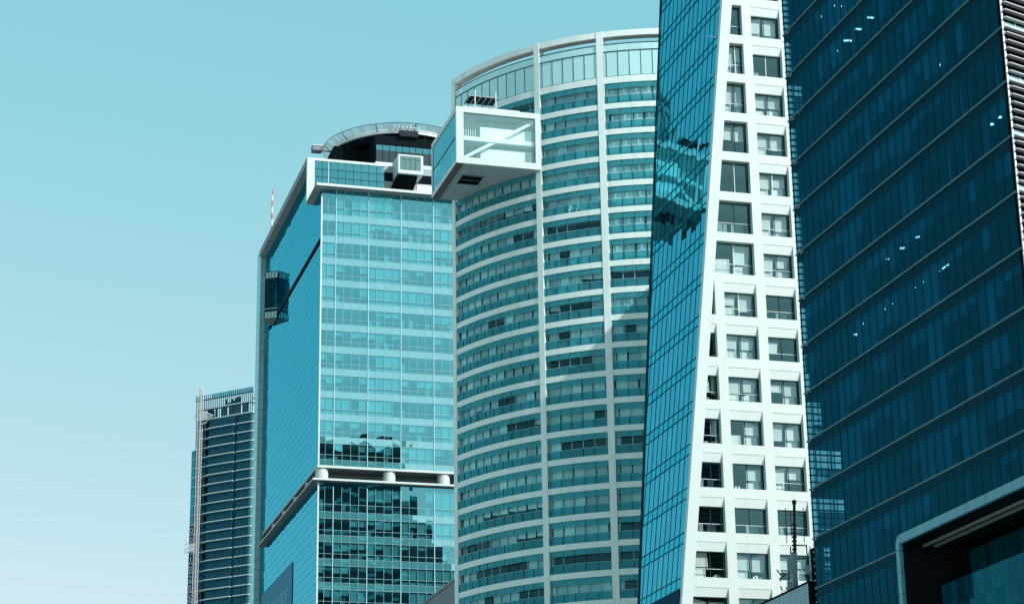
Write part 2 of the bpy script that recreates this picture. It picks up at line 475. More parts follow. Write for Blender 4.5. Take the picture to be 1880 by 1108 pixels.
for i in range(18): rf.box(61.2, 62.2, 339 + i * 2.7, 339.06 + i * 2.7, 138.17, 138.199, 1)
rf.build('roof_slab', [M['grey'], M['midgrey']], T)

# terrace wall and penthouse behind the front canopy
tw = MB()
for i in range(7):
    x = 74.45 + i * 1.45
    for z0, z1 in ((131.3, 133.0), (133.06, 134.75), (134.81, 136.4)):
        tw.box(x + .03, x + 1.42, 337.9, 338.1, z0, z1, 2 if i < 4 else 0)  # left panels coloured grey to stand in for shade on the white wall
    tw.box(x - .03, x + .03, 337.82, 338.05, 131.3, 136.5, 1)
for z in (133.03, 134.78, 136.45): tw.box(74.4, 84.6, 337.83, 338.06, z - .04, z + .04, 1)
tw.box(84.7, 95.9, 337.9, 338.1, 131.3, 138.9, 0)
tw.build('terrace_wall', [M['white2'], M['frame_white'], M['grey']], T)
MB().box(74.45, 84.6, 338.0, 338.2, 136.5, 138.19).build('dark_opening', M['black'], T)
ph = MB().box(74.5, 95, 345.3, 372, 139.4, 148.0, 0).box(74.5, 95, 344.9, 345.3, 142.2, 142.85, 1)
ph.box(68.5, 74.45, 352, 372, 139.4, 148.0, 0)
ph.build('penthouse', [M['black'], M['white']], T)
pw = MB()
for i in range(9):
    x = 74.6 + i * 1.19
    pw.quad((x + .05, 345.1, 142.9), (x + 1.14, 345.1, 142.9), (x + 1.14, 345.1, 145.1), (x + .05, 345.1, 145.1), 0)
    pw.quad((x + .05, 345.1, 145.14), (x + 1.14, 345.1, 145.14), (x + 1.14, 345.1, 146.1), (x + .05, 345.1, 146.1), 1)
pw.build('penthouse_window', [glass('penthouse_glass', through=(.25, .5, .55), coat=(.4, .8, .85), f0=.16, jit=.02, wave=.01), M['t_vis']], T)
cb = MB()
x0, x1, y0, y1, z0, z1 = 76.07, 80.4, 334.0, 338.6, 136.72, 140.1
for a in ((x0, x1, z0, z0 + .6), (x0, x1, z1 - .28, z1)): cb.box(a[0], a[1], y0, y1, a[2], a[3], 0)
for a in ((x0, x0 + .3), (x1 - .42, x1)): cb.box(a[0], a[1], y0, y1, z0 + .6, z1 - .28, 0)
cb.hexa([(75.5, 338.5, 135.0), (79.6, 338.5, 135.0), (79.9, 338.6, 135.0), (75.3, 338.6, 135.0), (x0 + .1, y0 + .6, z0 - .01), (x1 - .8, y0 + .6, z0 - .01), (x1 - .8, 338.6, z0 - .01), (x0 + .1, 338.6, z0 - .01)], 1)
cab = cb.build('roof_cabin', [M['white'], M['black']], T)
cbk = MB().box(x0 + .31, x1 - .43, y1 - .5, y1 - .45, z0 + .6, z1 - .28)
cbk.build('cabin_back', M['white2'], cab)
cg = MB()
for i in range(4):
    w = (x1 - x0 - .72) / 4; a = x0 + .3 + i * w
    cg.quad((a, y0 + .1, z0 + .6), (a + w, y0 + .1, z0 + .6), (a + w, y0 + .1, z1 - .28), (a, y0 + .1, z1 - .28), 0)
    if i: cg.box(a - .02, a + .02, y0 + .05, y0 + .09, z0 + .6, z1 - .28, 1)
cg.box(x0 + .35, x1 - .45, y0 + .05, y0 + .09, z1 - .85, z1 - .79, 1)
cg.build('cabin_glass', [M['b_glass'], M['frame_teal'], M['room_light']], cab)

# recessed sky floor with round columns
def slabs(n, z0, z1, ov, edge):
    s = MB().box(TX - ov, 96, TY - ov, 382.2, z0 + .06, z1 - .02, 0)
    s.box(TX - ov - .04, 96, TY - ov - .04, TY - ov, z0, z1, 1)
    s.box(TX - ov - .04, TX - ov, TY - ov, 382.2, z0, z1, 2)
    return s.build(n, [M['midgrey'], M['white'], edge], T)
slabs('sky_floor_upper_slab', 84.02, 84.40, .12, M['grey'])
slabs('sky_floor_lower_slab', 81.80, 82.12, .95, M['grey'])
MB().box(66, 96, 334.6, 380, 82.12, 84.02).build('sky_floor_core', M['black'], T)
sg = MB()
for i in range(20):
    x = 66.2 + i * 1.45
    sg.quad((x, 334.5, 82.15), (x + 1.4, 334.5, 82.15), (x + 1.4, 334.5, 84.0), (x, 334.5, 84.0))
sg.build('sky_floor_glass', M['t_vis'], T)
for x in (63.05, 73.95, 82.9, 92.0):
    cc = MB().tube((x, TY + 1.02, 82.1), (x, TY + 1.02, 84.05), 1.0, 32, 0)
    cc.build('column', M['white'], T, smooth=False)
for y in (341.0, 351.6, 362.2, 372.8):
    MB().tube((TX + 1.0, y, 82.1), (TX + 1.0, y, 84.05), 1.0, 32, 0).build('column', M['white'], T)
MB().box(77.2, 78.6, 334.35, 334.45, 82.4, 83.2, 0).build('white_framed_window', M['frame_white'], T)
MB().box(77.34, 78.46, 334.28, 334.34, 82.5, 83.1, 0).build('window_glass', M['black'], T)

# stair strip at the far end of the side
st = MB()
z = 0
while z < 139.9:
    h = min(1.87, 140.0 - z)
    st.quad((61.34, 386, z + .03), (62.3, 386, z + .03), (62.3, 386, z + h - .03), (61.34, 386, z + h - .03), 0)
    st.quad((61.34, 390, z + .03), (61.34, 386, z + .03), (61.34, 386, z + h - .03), (61.34, 390, z + h - .03), 0)
    st.quad((62.3, 386, z + .03), (TX + .05, 382.02, z + .03), (TX + .05, 382.02, z + h - .03), (62.3, 386, z + h - .03), 1)
    z += 1.87
st.box(61.38, 66, 386.04, 390, 0, 140.0, 2)
st.quad((62.33, 386.1, 0), (TX + .1, 382.1, 0), (TX + .1, 382.1, 139), (62.33, 386.1, 139), 2)
st.build('stair_tower', [M['strip'], M['strip_dark'], M['frame_teal']], T)

# gondola rail and glass cage lift on the side
MB().bar((TX - .16, 329.9, 122.25), (TX - .16, 380.5, 122.25), .22, .26, 0).build('gondola_rail', M['dark'], T)
N_, L_, B_ = (62.12, 371.15), (60.1, 372.45), (62.12, 376.0)
CZ0, CZ1 = 121.5, 130.55
tri = [N_, B_, L_]
cage = MB().prism(tri, CZ0, CZ0 + .12, 1).prism([(61.3, 372.4), (61.9, 372.2), (61.9, 375.2)], 127.6, 128.9, 1).prism(tri, CZ1 - .1, CZ1, 1)
def strip(p, q, z0, z1, n, mi, mb):
    for i in range(n):
        a = (p[0] + (q[0] - p[0]) * (i + .04) / n, p[1] + (q[1] - p[1]) * (i + .04) / n)
        b = (p[0] + (q[0] - p[0]) * (i + .96) / n, p[1] + (q[1] - p[1]) * (i + .96) / n)
        mb.quad((*a, z0), (*b, z0), (*b, z1), (*a, z1), mi)
for p, q in ((L_, N_), (B_, L_)):
    strip(p, q, 129.3, 130.5, 2, 2, cage); strip(p, q, 121.6, 122.9, 2, 2, cage); strip(p, q, 123.0, 129.2, 2, 3, cage)
    for z in (122.95, 124.6, 126.3, 129.25, 130.5, 121.6): cage.bar((*p, z), (*q, z), .09, .09, 0)
    for t in (0, .25, .5, .75, 1.0): cage.bar((p[0] + (q[0] - p[0]) * t, p[1] + (q[1] - p[1]) * t, CZ0), (p[0] + (q[0] - p[0]) * t, p[1] + (q[1] - p[1]) * t, CZ1), .09, .09, 0)
cage.bar((*L_, 123.5), (*N_, 123.5), .1, .12, 4)
cage.box(60.9, 61.7, 372.4, 373.2, 123.2, 129.0, 0)
cage.build('glass_lift_cage', [M['dark'], M['midgrey'], M['strip'], glass('cage_glass', through=(.10, .38, .46), coat=(.1, .5, .62), f0=.06), M['frame_white']], T)

# side sign
tp = MB().box(TX - .12, TX - .03, 351.4, 382.0, 60.0, 73.1, 0)
sp = tp.build('sign_panel', M['sign'], T)

def text_mesh(name, body, size, mat, parent, origin, xdir, updir, shear=0.0, depth=.03, sx=1.0, serif=False):
    cu = bpy.data.curves.new(name, 'FONT'); cu.body = body; cu.size = size; cu.extrude = depth; cu.shear = shear
    cu.resolution_u = 3
    ob = bpy.data.objects.new(name, cu); COL.objects.link(ob)
    dg = bpy.context.evaluated_depsgraph_get()
    me = bpy.data.meshes.new_from_object(ob.evaluated_get(dg))
    bpy.data.objects.remove(ob)
    me.name = name
    X = Vector(xdir).normalized(); U = Vector(updir).normalized(); N = X.cross(U)
    mt = Matrix(((X.x * sx, U.x, N.x, origin[0]), (X.y * sx, U.y, N.y, origin[1]), (X.z * sx, U.z, N.z, origin[2]), (0, 0, 0, 1)))
    me.transform(mt)
    me.materials.clear(); me.materials.append(mat)
    o = bpy.data.objects.new(name, me); COL.objects.link(o)
    o.parent = parent; o.matrix_parent_inverse = Matrix.Translation(-_wloc(parent))
    return o
text_mesh('lettering', 'y Asociados', 5.2, M['sign_text'], sp, (TX - .16, 380.6, 67.2), (0, -1, 0), (0, 0, 1), .35, .03)

# helipad with underside, rim and netting
hx, hy, hz = 81.5, 357.5, 149.0
hp = MB()
NSEG = 72
def ring_pts(r, z): return [(hx + r * math.cos(2 * math.pi * i / NSEG), hy + r * math.sin(2 * math.pi * i / NSEG), z) for i in range(NSEG)]
def ringband(mb, r0, z0, r1, z1, m):
    A, B = ring_pts(r0, z0), ring_pts(r1, z1)
    for i in range(NSEG):
        j = (i + 1) % NSEG; mb.quad(A[i], A[j], B[j], B[i], m)
hp.poly(ring_pts(12.35, hz + .55)[::1], 0)
hp.poly(ring_pts(12.0, hz - .25)[::-1], 1)
ringband(hp, 12.0, hz - .25, 12.0, hz + .1, 1)
ringband(hp, 12.0, hz - .2, 12.45, hz - .2, 0)
ringband(hp, 12.45, hz - .2, 12.45, hz + .6, 0)
for i in range(-5, 6):
    w = math.sqrt(max(0, 11.9 ** 2 - (i * 2.1) ** 2))
    hp.box(hx + i * 2.1 - .12, hx + i * 2.1 + .12, hy - w, hy + w, hz - .85, hz - .27, 2)
hp.box(hx - 11.5, hx + 11.5, hy - 2.2, hy - 1.9, hz - 1.1, hz - .28, 2)
ringband(hp, 11.2, hz - 1.1, 12.05, hz - .1, 1)
pad = hp.build('helipad', [M['frame_white'], M['black'], M['rib']], T)
net = MB()
ringband(net, 12.5, hz + .5, 13.7, hz + 1.2, 1)
A, B = ring_pts(13.7, hz + 1.22), ring_pts(12.5, hz + .52)
for i in range(NSEG):
    net.tube(A[i], A[(i + 1) % NSEG], .05, 5, 2)
    if i % 2 == 0: net.bar(B[i], A[i], .09, .09, 0)
    if i % 6 == 0: net.tube((B[i][0], B[i][1], hz + .1), A[i], .07, 5, 2)
netm = glass('safety_net', through=(.92, .95, .96), body=(.7, .85, .85), coat=(.6, .8, .85), f0=.02, jit=.05, milk=.36)
net.build('safety_net', [M['frame_white'], netm, M['frame_teal']], pad)
MB().box(65.7, 67.5, 357.2, 359.0, 149.1, 149.9, 0).box(65.6, 67.6, 357.1, 359.1, 149.92, 150.1, 1).bar((67.0, 358.0, 149.3), (69.5, 357.8, 149.2), .2, .2, 0).build('floodlight_box', [M['midgrey'], M['white']], pad)
q = MB()
for i in range(7):
    a = math.radians(254 + i * 3.1); q.box(hx + 13 * math.cos(a) - .15, hx + 13 * math.cos(a) + .15, hy + 13 * math.sin(a) - .15, hy + 13 * math.sin(a) + .15, hz + .5, hz + .8 + .35 * R.random(), 0)
q.box(hx - 2.7, hx + .6, hy - 12.9, hy - 11.3, hz - 1.0, hz + .05, 1)
q.build('stair_landing', [M['frame_white'], M['rib']], pad)

# red and white mast on the tower roof
mm = thing('lightning_mast', 'thin red and white banded mast rising behind the teal tower roof edge', 'mast', (63.6, 384.0, 140.0))
ms = MB()
zz = [140, 144.0, 145.3, 146.6, 147.9, 149.2, 150.5, 151.6, 152.6]
for i in range(8):
    ms.tube((63.6, 388, zz[i]), (63.6, 388, zz[i + 1]), .20 - .012 * i, 8, i % 2)
ms.build('pole', [M['frame_white'], M['red']], mm)
MB().tube((63.6, 388, 152.6), (63.6, 388, 155.5), .03, 6).build('lightning_rod', M['steel'], mm)

# ================================================================ grey parapet block
pb = thing('parapet_block', 'low grey block with a stained parapet between the teal tower and the curved apartment tower', 'building', (74.2, 286, 0))
MB().box(74.2, 92, 280, 312, 0, 58.9).build('wall', M['parapet'], pb)
MB().box(74.05, 92.1, 279.9, 312.1, 58.92, 59.25).build('parapet_coping', M['midgrey'], pb)

# ================================================================ curved apartment tower
CX, CY, CR = 89.014, 245.635, 29.117
A = thing('apartment_tower', 'curved pale concrete apartment tower with glass balconies and a white box jutting from its corner', 'apartment tower', (CX, CY, 0))
def cp(r, deg, z):
    a = math.radians(deg); return (CX + r * math.sin(a), CY - r * math.cos(a), z)
def arcbox(mb, r0, r1, a0, a1, z0, z1, m=0, step=1.35, rv=None):
    n = max(1, int(math.ceil((a1 - a0) / step)))
    rv = rv or (R.random(), R.random(), R.random(), 1)
    for i in range(n):
        b0, b1 = a0 + (a1 - a0) * i / n, a0 + (a1 - a0) * (i + 1) / n
        P = [cp(r1, b0, z0), cp(r1, b1, z0), cp(r0, b1, z0), cp(r0, b0, z0), cp(r1, b0, z1), cp(r1, b1, z1), cp(r0, b1, z1), cp(r0, b0, z1)]
        k = len(mb.v); mb.v += P
        fs = [(0, 3, 2, 1), (4, 5, 6, 7), (0, 1, 5, 4), (2, 3, 7, 6)]
        if i == 0: fs.append((3, 0, 4, 7))
        if i == n - 1: fs.append((1, 2, 6, 5))
        for f in fs: mb.f.append(tuple(k + q for q in f)); mb.m.append(m); mb.c.append(rv)
piers = [(-74.93, -73.42), (-46.77, -45.37), (-31.1, -29.56), (-15.2, -13.7), (.6, 2.1), (14.0, 15.0)]
ROOF = 110.68
for a0, a1 in piers:
    p = MB(); arcbox(p, CR - 1.25, CR + .04, a0, a1, 0, ROOF + .02)
    p.build('pier', M['concrete'], A)
def zb(k): return 49.66 + 3.2 * k        # underside of band k
bays_c = [(-73.42, -46.77), (-45.37, -31.1), (-29.56, -15.2)]
hid = [(-13.7, .6), (2.1, 14.0)]
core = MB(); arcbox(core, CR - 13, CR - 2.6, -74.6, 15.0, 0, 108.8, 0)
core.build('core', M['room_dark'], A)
e1 = MB()
for x1, zt in ((99.0, 104.5), (101.0, 100.5), (103.0, 96.5), (105, 92.5), (107, 84.0)):
    pass
PITCH_A = 2.66
def pane_edges(a0, a1):
    n = int((a1 - a0) / PITCH_A); first = (a1 - a0) - n * PITCH_A
    e = [a0]
    if first > .3: e.append(a0 + first * .62)
    while e[-1] + PITCH_A < a1 - .4: e.append(e[-1] + PITCH_A)
    e.append(a1); return e
for k in range(-4, 17):
    for bi, (a0, a1) in enumerate(bays_c):
        z0, z1 = zb(k) + .66, zb(k + 1)
        s = MB(); arcbox(s, CR - 2.6, CR - .02, a0, a1, zb(k), z0, 0)
        bal = s.build('balcony', M['concrete'], A)
        ed = pane_edges(a0, a1)
        rl, vs = MB(), MB()
        for u, v in zip(ed[:-1], ed[1:]):
            j = R.uniform(-.03, .03)
            P = [cp(CR - .10 + j, u + .03, z0 + .01), cp(CR - .10 + j, v - .03, z0 + .01), cp(CR - .10 + j, v - .03, z0 + .93), cp(CR - .10 + j, u + .03, z0 + .93)]
            rl.quad(*P, 0)
            j = R.uniform(-.03, .03); dz = R.uniform(-.015, .015)
            P = [cp(CR - .12 + j, u + .05, z1 - .66 + dz), cp(CR - .06 + j * .4, v - .03, z1 - .66 + dz), cp(CR - .06 + j * .4, v - .03, z1), cp(CR - .12 + j, u + .05, z1)]
            vs.quad(*P, 0)
            b = MB
            arcbox(rl, CR - .15, CR - .06, u - .05, u + .05, z0, z0 + .93, 1)
        arcbox(rl, CR - .14, CR - .07, a0, a1, z0 + .93, z0 + .975, 2)
        rl.build('glass_railing', [M['c_rail'], M['frame_teal'], M['frame_grey']], bal)
        vs.build('glass_visor', M['c_visor'], bal)
        # windows set back, panes shifted by half a module
        w, cu, fr = MB(), MB(), MB()
        rin = CR - .42
        sh = R.uniform(.2, 1.2); we = [a0]
        while we[-1] < a1 - .01:
            we.append(min(a1, (a0 + sh if len(we) == 1 else we[-1] + PITCH_A)))
        mood = R.random(); state = 'b'
        for u, v in zip(we[:-1], we[1:]):
            if v - u < .02: continue
            if R.random() < .36: state = R.choices(('blind', 'curtain', 'dark', 'half'), (.38, .2, .36, .1) if mood < .6 else (.70, .14, .12, .06))[0]
            w.quad(cp(rin, u, z0), cp(rin, v, z0), cp(rin, v, z1), cp(rin, u, z1), 0)
            gap = R.choice((.1, .1, .1, .35))
            ub, vb = u + .1, v - gap
            if vb - ub > .15:
                if state == 'blind' or state == 'b': cu.quad(cp(rin - .07, ub, z0), cp(rin - .07, vb, z0), cp(rin - .07, vb, z1), cp(rin - .07, ub, z1), 0)
                elif state == 'curtain': cu.quad(cp(rin - .09, ub, z0), cp(rin - .09, vb, z0), cp(rin - .09, vb, z1), cp(rin - .09, ub, z1), 1)
                elif state == 'half': cu.quad(cp(rin - .07, ub, z0 + 1.3 + R.random() * .3), cp(rin - .07, vb, z0 + 1.35), cp(rin - .07, vb, z1), cp(rin - .07, ub, z1), 0)
            arcbox(fr, rin, rin + .07, u - .075, u + .075, z0, z1, R.choice((0, 0, 1)))
        win = w.build('window', M['c_win'], bal)
        if cu.f: cu.build('curtain', [M['blind'], M['curtain']], win)
        fr.build('window_frame', [M['frame_grey'], M['frame_teal']], win)
    hb = MB()
    for a0, a1 in hid: arcbox(hb, CR - 2.6, CR - .02, a0, a1, zb(k), zb(k) + .66, 0)
    hb.build('floor_band', M['concrete'], A)
lo = MB()
for k in range(-15, -4):
    for a0, a1 in bays_c + hid: arcbox(lo, CR - 2.6, CR - .02, a0, a1, zb(k), zb(k) + .66, 0, step=3)
lo.build('lower_floor_bands', M['concrete'], A)
hg = MB()
for a0, a1 in bays_c: arcbox(hg, CR - 1.2, CR - 1.15, a0, a1, 0, zb(-4), 0, step=2.66)
for a0, a1 in hid: arcbox(hg, CR - 1.2, CR - 1.15, a0, a1, 0, 104, 0, step=2.66)
hg.build('lower_glazing', M['c_visor'], A)

# top: band, glass parapet, open ring beam
tb = MB()
for a0, a1 in bays_c + hid: arcbox(tb, CR - 2.6, CR - .02, a0, a1, zb(17), zb(17) + .82, 0)
tb.build('roof_band', M['concrete'], A)
for a0, a1 in bays_c + hid:
    e = pane_edges(a0, a1); pp = MB()
    for u, v in zip(e[:-1], e[1:]):
        pp.quad(cp(CR - .12, u + .05, 104.96), cp(CR - .12, v - .05, 104.96), cp(CR - .12, v - .05, 108.06), cp(CR - .12, u + .05, 108.06), 0)
        pp.quad(cp(CR - .12, u + .05, 108.14), cp(CR - .12, v - .05, 108.14), cp(CR - .12, v - .05, 109.0), cp(CR - .12, u + .05, 109.0), 0)
        arcbox(pp, CR - .2, CR - .08, u - .06, u + .06, 104.96, 108.1, 1)
    arcbox(pp, CR - .2, CR - .05, a0, a1, 108.05, 108.13, 1); arcbox(pp, CR - .2, CR - .08, a0, a1, 109.0, 109.08, 1)
    arcbox(pp, CR - .2, CR - .08, a0, a1, 104.88, 104.96, 1)
    pp.build('parapet_glass', [M['c_par'], M['frame_teal']], A)
M['weathered'] = solid('weathered_soffit', (.60, .58, .56), .9, .25, dirt=.5, nscale=1.5, stretch=(1, 1, 1))
for a0, a1 in bays_c + hid:
    rb = MB(); arcbox(rb, CR - 1.1, CR - .01, a0, a1, 109.95, ROOF, 0)
    rbo = rb.build('ring_beam', M['concrete'], A)
    sf = MB(); arcbox(sf, CR - .95, CR - .12, a0 + .2, a1 - .2, 109.9, 109.945, 0)
    sf.build('soffit_panel', M['weathered'], rbo)
# unseen rear with bands, shaped and darkened for its reflection in the teal tower
bk = MB()
bk.prism([cp(CR - 13, 10, 0)[:2], (94.6, 222), (94.6, 252.0), (66.0, 252.0), cp(CR - 2.6, -74.6, 0)[:2]], 0, 109.0, 0)
for k in range(-15, 18): bk.box(66.0, 94.65, 252.02, 252.1, zb(k), zb(k) + .7, 1)
for x0_, x1_, zt_ in ((94.62, 97.0, 97.5), (97.02, 99.5, 93.5), (99.52, 102.0, 90.0), (102.02, 104.5, 86.0), (104.52, 108.0, 79.5)):   # steps added to give that reflection its jagged edge
    bk.box(x0_, x1_, 224, 251.8, 0, zt_, 0)
    bk.box(x0_, x1_ + .1, 251.82, 251.95, zt_ - 1.0, zt_, 1)
bk.build('reflection_wing', [M['d_span'], M['frame_grey']], A)

# a few chairs and plants on the balconies
def chair(deg, z, label):
    x, y, _ = cp(CR - .30, deg, z)
    t = thing('balcony_chair', label, 'chair', (x, y, z), group='white chairs on one balcony of the curved tower')
    MB().box(x - .3, x + .3, y - .13, y + .1, z + .36, z + .44).build('seat', M['white2'], t)
    MB().hexa([(x - .3, y + .04, z + .44), (x + .3, y + .04, z + .44), (x + .3, y + .1, z + .44), (x - .3, y + .1, z + .44), (x - .26, y + .06, z + .95), (x + .26, y + .06, z + .95), (x + .26, y + .12, z + .95), (x - .26, y + .12, z + .95)]).build('backrest', M['white2'], t)
    for ax in (-.26, .22):
        for ay in (-.12, .05): MB().box(x + ax, x + ax + .04, y + ay, y + ay + .04, z, z + .36).build('leg', M['white2'], t)
chair(-38.4, zb(12) + .66, 'left one of the two white chairs on an upper balcony of the curved tower')
chair(-36.6, zb(12) + .66, 'right one of the two white chairs on an upper balcony of the curved tower')
M['leaf'] = solid('leaf_green', (.03, .09, .05), .8, .4)
def plant(deg, k, label):
    z = zb(k) + .66; x, y, _ = cp(CR - .30, deg, z)
    t = thing('potted_plant', label, 'plant', (x, y, z), group='potted plants on the balconies of the curved tower')
    MB().tube((x, y, z), (x, y, z + .35), .08, 10, r2=.10).build('pot', M['concrete'], t)
    f = MB()
    for i in range(60):
        a = R.uniform(0, 6.28); rr_ = R.uniform(.02, .13); h = z + .4 + R.uniform(0, .6)
        px_, py_ = x + math.cos(a) * rr_, y + math.sin(a) * rr_ * .6; d = .09
        f.quad((px_ - d, py_, h), (px_, py_ - d * .4, h + d * .3), (px_ + d, py_, h + d), (px_, py_ + d * .4, h + d * .5))
    f.build('foliage', M['leaf'], t)
plant(-27.6, 12, 'small potted plant on an upper balcony right of the second pier')
plant(-43.6, 14, 'potted plant behind the balcony rail just under the level of the white box floor')
plant(-33.2, 1, 'potted plant at the right end of a low shaded balcony of the curved tower')
plant(-56.0, 4, 'potted plant in the middle of a low balcony left of the first pier')

# jutting white box
BX0, BX1, BY0, BY1, BZ0, BZ1 = 58.0, 68.13, 224.64, 236.7, 94.4, 101.42
bx = MB()
bx.box(BX0, BX1, BY0, BY0 + .45, BZ1 - .68, BZ1, 0); bx.box(BX0, BX1, BY0, BY0 + .45, BZ0, BZ0 + .77, 0)
bx.box(BX0, BX0 + .88, BY0, BY0 + .45, BZ0 + .77, BZ1 - .68, 0); bx.box(BX1 - .62, BX1, BY0, BY0 + .45, BZ0 + .77, BZ1 - .68, 0)
bx.box(BX0, BX0 + .3, BY0 + .45, BY1, BZ1 - .62, BZ1, 0); bx.box(BX0, BX0 + .3, BY0 + .45, BY1, BZ0, BZ0 + .55, 0)
bx.box(BX0, BX0 + .3, BY1 - .5, BY1, BZ0 + .55, BZ1 - .62, 0)
bx.box(BX0 + .3, BX1, BY0 + .45, BY1, BZ1 - .25, BZ1 - .02, 0)
box = bx.build('jutting_box', M['white'], A)
s = MB()
xs = [BX0 + .3, 60.1, 62.6, 65.2, BX1]; ys = [BY0 + .1, 228.2, 231.0, 233.8, BY1]
for i in range(4):
    for j in range(4):
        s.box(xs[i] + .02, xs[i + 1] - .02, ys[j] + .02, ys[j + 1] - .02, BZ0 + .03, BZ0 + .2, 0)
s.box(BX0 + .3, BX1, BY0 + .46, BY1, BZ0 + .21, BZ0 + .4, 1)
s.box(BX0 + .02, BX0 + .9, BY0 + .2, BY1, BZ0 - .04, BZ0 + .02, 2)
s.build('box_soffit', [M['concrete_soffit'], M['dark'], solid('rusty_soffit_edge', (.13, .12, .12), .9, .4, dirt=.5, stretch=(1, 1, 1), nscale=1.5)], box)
v = MB().box(59.7, 62.15, 228.35, 229.52, BZ0 - .06, BZ0 + .02, 0).box(59.7, 62.15, 229.66, 230.9, BZ0 - .06, BZ0 + .02, 0)
v.box(59.6, 62.25, 228.25, 228.34, BZ0 - .08, BZ0 + .02, 1).box(59.6, 62.25, 230.91, 231.0, BZ0 - .08, BZ0 + .02, 1).box(59.6, 62.25, 229.53, 229.65, BZ0 - .07, BZ0 + .02, 1)
v.build('vent', [M['black'], M['midgrey']], box)
gq = MB()
gx = [BX0 + .88 + i * (BX1 - .62 - BX0 - .88) / 6 for i in range(7)]
for a, b in zip(gx[:-1], gx[1:]):
    gq.quad((a + .01, BY0 + .2, BZ0 + .77), (b - .01, BY0 + .2, BZ0 + .77), (b - .01, BY0 + .2, BZ1 - .68), (a + .01, BY0 + .2, BZ1 - .68))
gq.build('front_glass', M['b_glass'], box)
gq = MB()
for i in range(8):
    a = BY0 + .5 + i * 1.38; b = a + 1.36
    for z0, z1 in ((BZ0 + .57, 97.75), (97.83, BZ1 - .64)):
        gq.quad((BX0 + .08, b, z0), (BX0 + .08, a, z0), (BX0 + .08, a, z1), (BX0 + .08, b, z1), 0)
        if R.random() < .7: gq.quad((BX0 + .5, b - .2, z0 + .1), (BX0 + .5, a + .2, z0 + .1), (BX0 + .5, a + .2, z1), (BX0 + .5, b - .2, z1), 2)
    gq.box(BX0 + .1, BX0 + .16, a - .03, a + .01, BZ0 + .57, BZ1 - .64, 1)
gq.box(BX0 + .03, BX0 + .1, BY0 + .46, BY1 - .5, 97.76, 97.82, 1)
gq.build('side_glass', [M['b_side'], M['frame_teal'], M['blind_dim']], box)
it = MB()
it.box(BX0 + .89, BX1 - .63, BY0 + .5, BY0 + .9, 97.5, 98.0, 0)
it.bar((BX0 + 1.0, BY0 + .75, BZ0 + .9), (BX1 - .7, BY0 + .75, BZ1 - .9), .25, .35, 0)
it.box(BX0 + .35, BX1, BY0 + 1.2, 229.5, 97.7, 97.9, 0)
it.box(61.2, BX1 - .75, 225.9, 226.0, 94.9, 97.0, 2); it.box(61.2, BX1 - .75, 225.9, 226.0, 98.0, 99.6, 2); it.box(61.2, BX1 - .7, 227.4, 227.5, 94.9, 100.9, 1)
it.box(62.4, 67.9, 230.0, 230.1, 94.8, 101.1, 0); it.box(58.9, 61.1, 229.0, 229.1, 94.8, 101.0, 3)
for i in range(7): it.box(59.0 + i * .28, 59.08 + i * .28, 226.3, 226.4, 97.95, 100.9, 0)
it.build('box_interior', [M['box_white'], M['blind'], M['box_white'], M['box_room']], box)
r = MB()
for i in range(6): r.box(BX0 + .9 + i * .4, BX0 + .93 + i * .4, BY0 + .1, BY0 + .14, BZ1, BZ1 + .5)
r.box(BX0 + 1.2, BX1 - 2.2, BY0 + 1.0, BY0 + 1.04, BZ1, BZ1 + .55)
r.build('roof_kerb', M['white'], box)

# sun screen standing on the box roof
sc_ = thing('roof_sunshade', 'dark ribbed sunshade panel on thin posts, on top of the jutting white box', 'sunshade', (61.3, 226.0, 101.42))
p = MB().box(59.65, 63.15, 225.0, 227.35, 103.02, 103.1, 0)
for i in range(6): p.box(59.65 + i * .68, 59.73 + i * .68, 225.0, 227.35, 102.88, 103.01, 1)
p.box(59.6, 63.2, 224.96, 224.99, 103.0, 103.1, 2)
p.build('shade_panel', [M['rib'], M['grey'], M['grey']], sc_)
for x in (60.35, 62.85):
    MB().tube((x, 224.9, 101.42), (x, 224.9, 103.75), .07, 8).build('post', M['frame_white'], sc_)

# ================================================================ white leaning tower
EA, EB = 62.73, .11236
def ex(z): return EA + EB * z
WY = 180.0
WTOP = 110.0
W = thing('white_tower', 'white gridded office tower with one leaning edge and a sheer blue glass side', 'office tower', (72, WY, 0))
def T_(k): return 41.60 + 4.122 * k
colR = [71.28, 75.43, 79.43, 83.5]
colL = [None, 72.2, 76.36, 80.36]
D = .6
# front frame: beams and piers
def wedge(z0, z1, off0, x1, y0=WY, y1=WY + D):
    return [(ex(z0) + off0, y0, z0), (x1, y0, z0), (x1, y1, z0), (ex(z0) + off0, y1, z0), (ex(z1) + off0, y0, z1), (x1, y0, z1), (x1, y1, z1), (ex(z1) + off0, y1, z1)]
fr = MB()
KS = range(-10, 17)
for k in KS:
    zt = T_(k); zb_ = zt - 3.22
    top = zb_ + 4.122 if k < 16 else WTOP
    fr.hexa(wedge(zt, top, 0, 84.4), 0)
    z0, z1 = zb_, zt
    # leaning rim
    fr.hexa([(ex(z0), WY, z0), (ex(z0) + 1.03, WY, z0), (ex(z0) + 1.03, WY + D, z0), (ex(z0), WY + D, z0),
             (ex(z1), WY, z1), (ex(z1) + 1.03, WY, z1), (ex(z1) + 1.03, WY + D, z1), (ex(z1), WY + D, z1)], 0)
    for j in range(0, 4):
        pr = colR[j]; nl = colL[j + 1] if j < 3 else 84.4
        if ex(z1) + 1.03 > pr - .02:       # pier swallowed by the leaning rim
            if ex(z0) + 1.03 < pr - .02 and k == 6: pass
            else: continue
        if k >= 7 and j == 0: continue
        fr.box(pr, nl, WY, WY + D, z0, z1, 0)
fr.build('facade_frame', M['white'], W)
jt = MB()
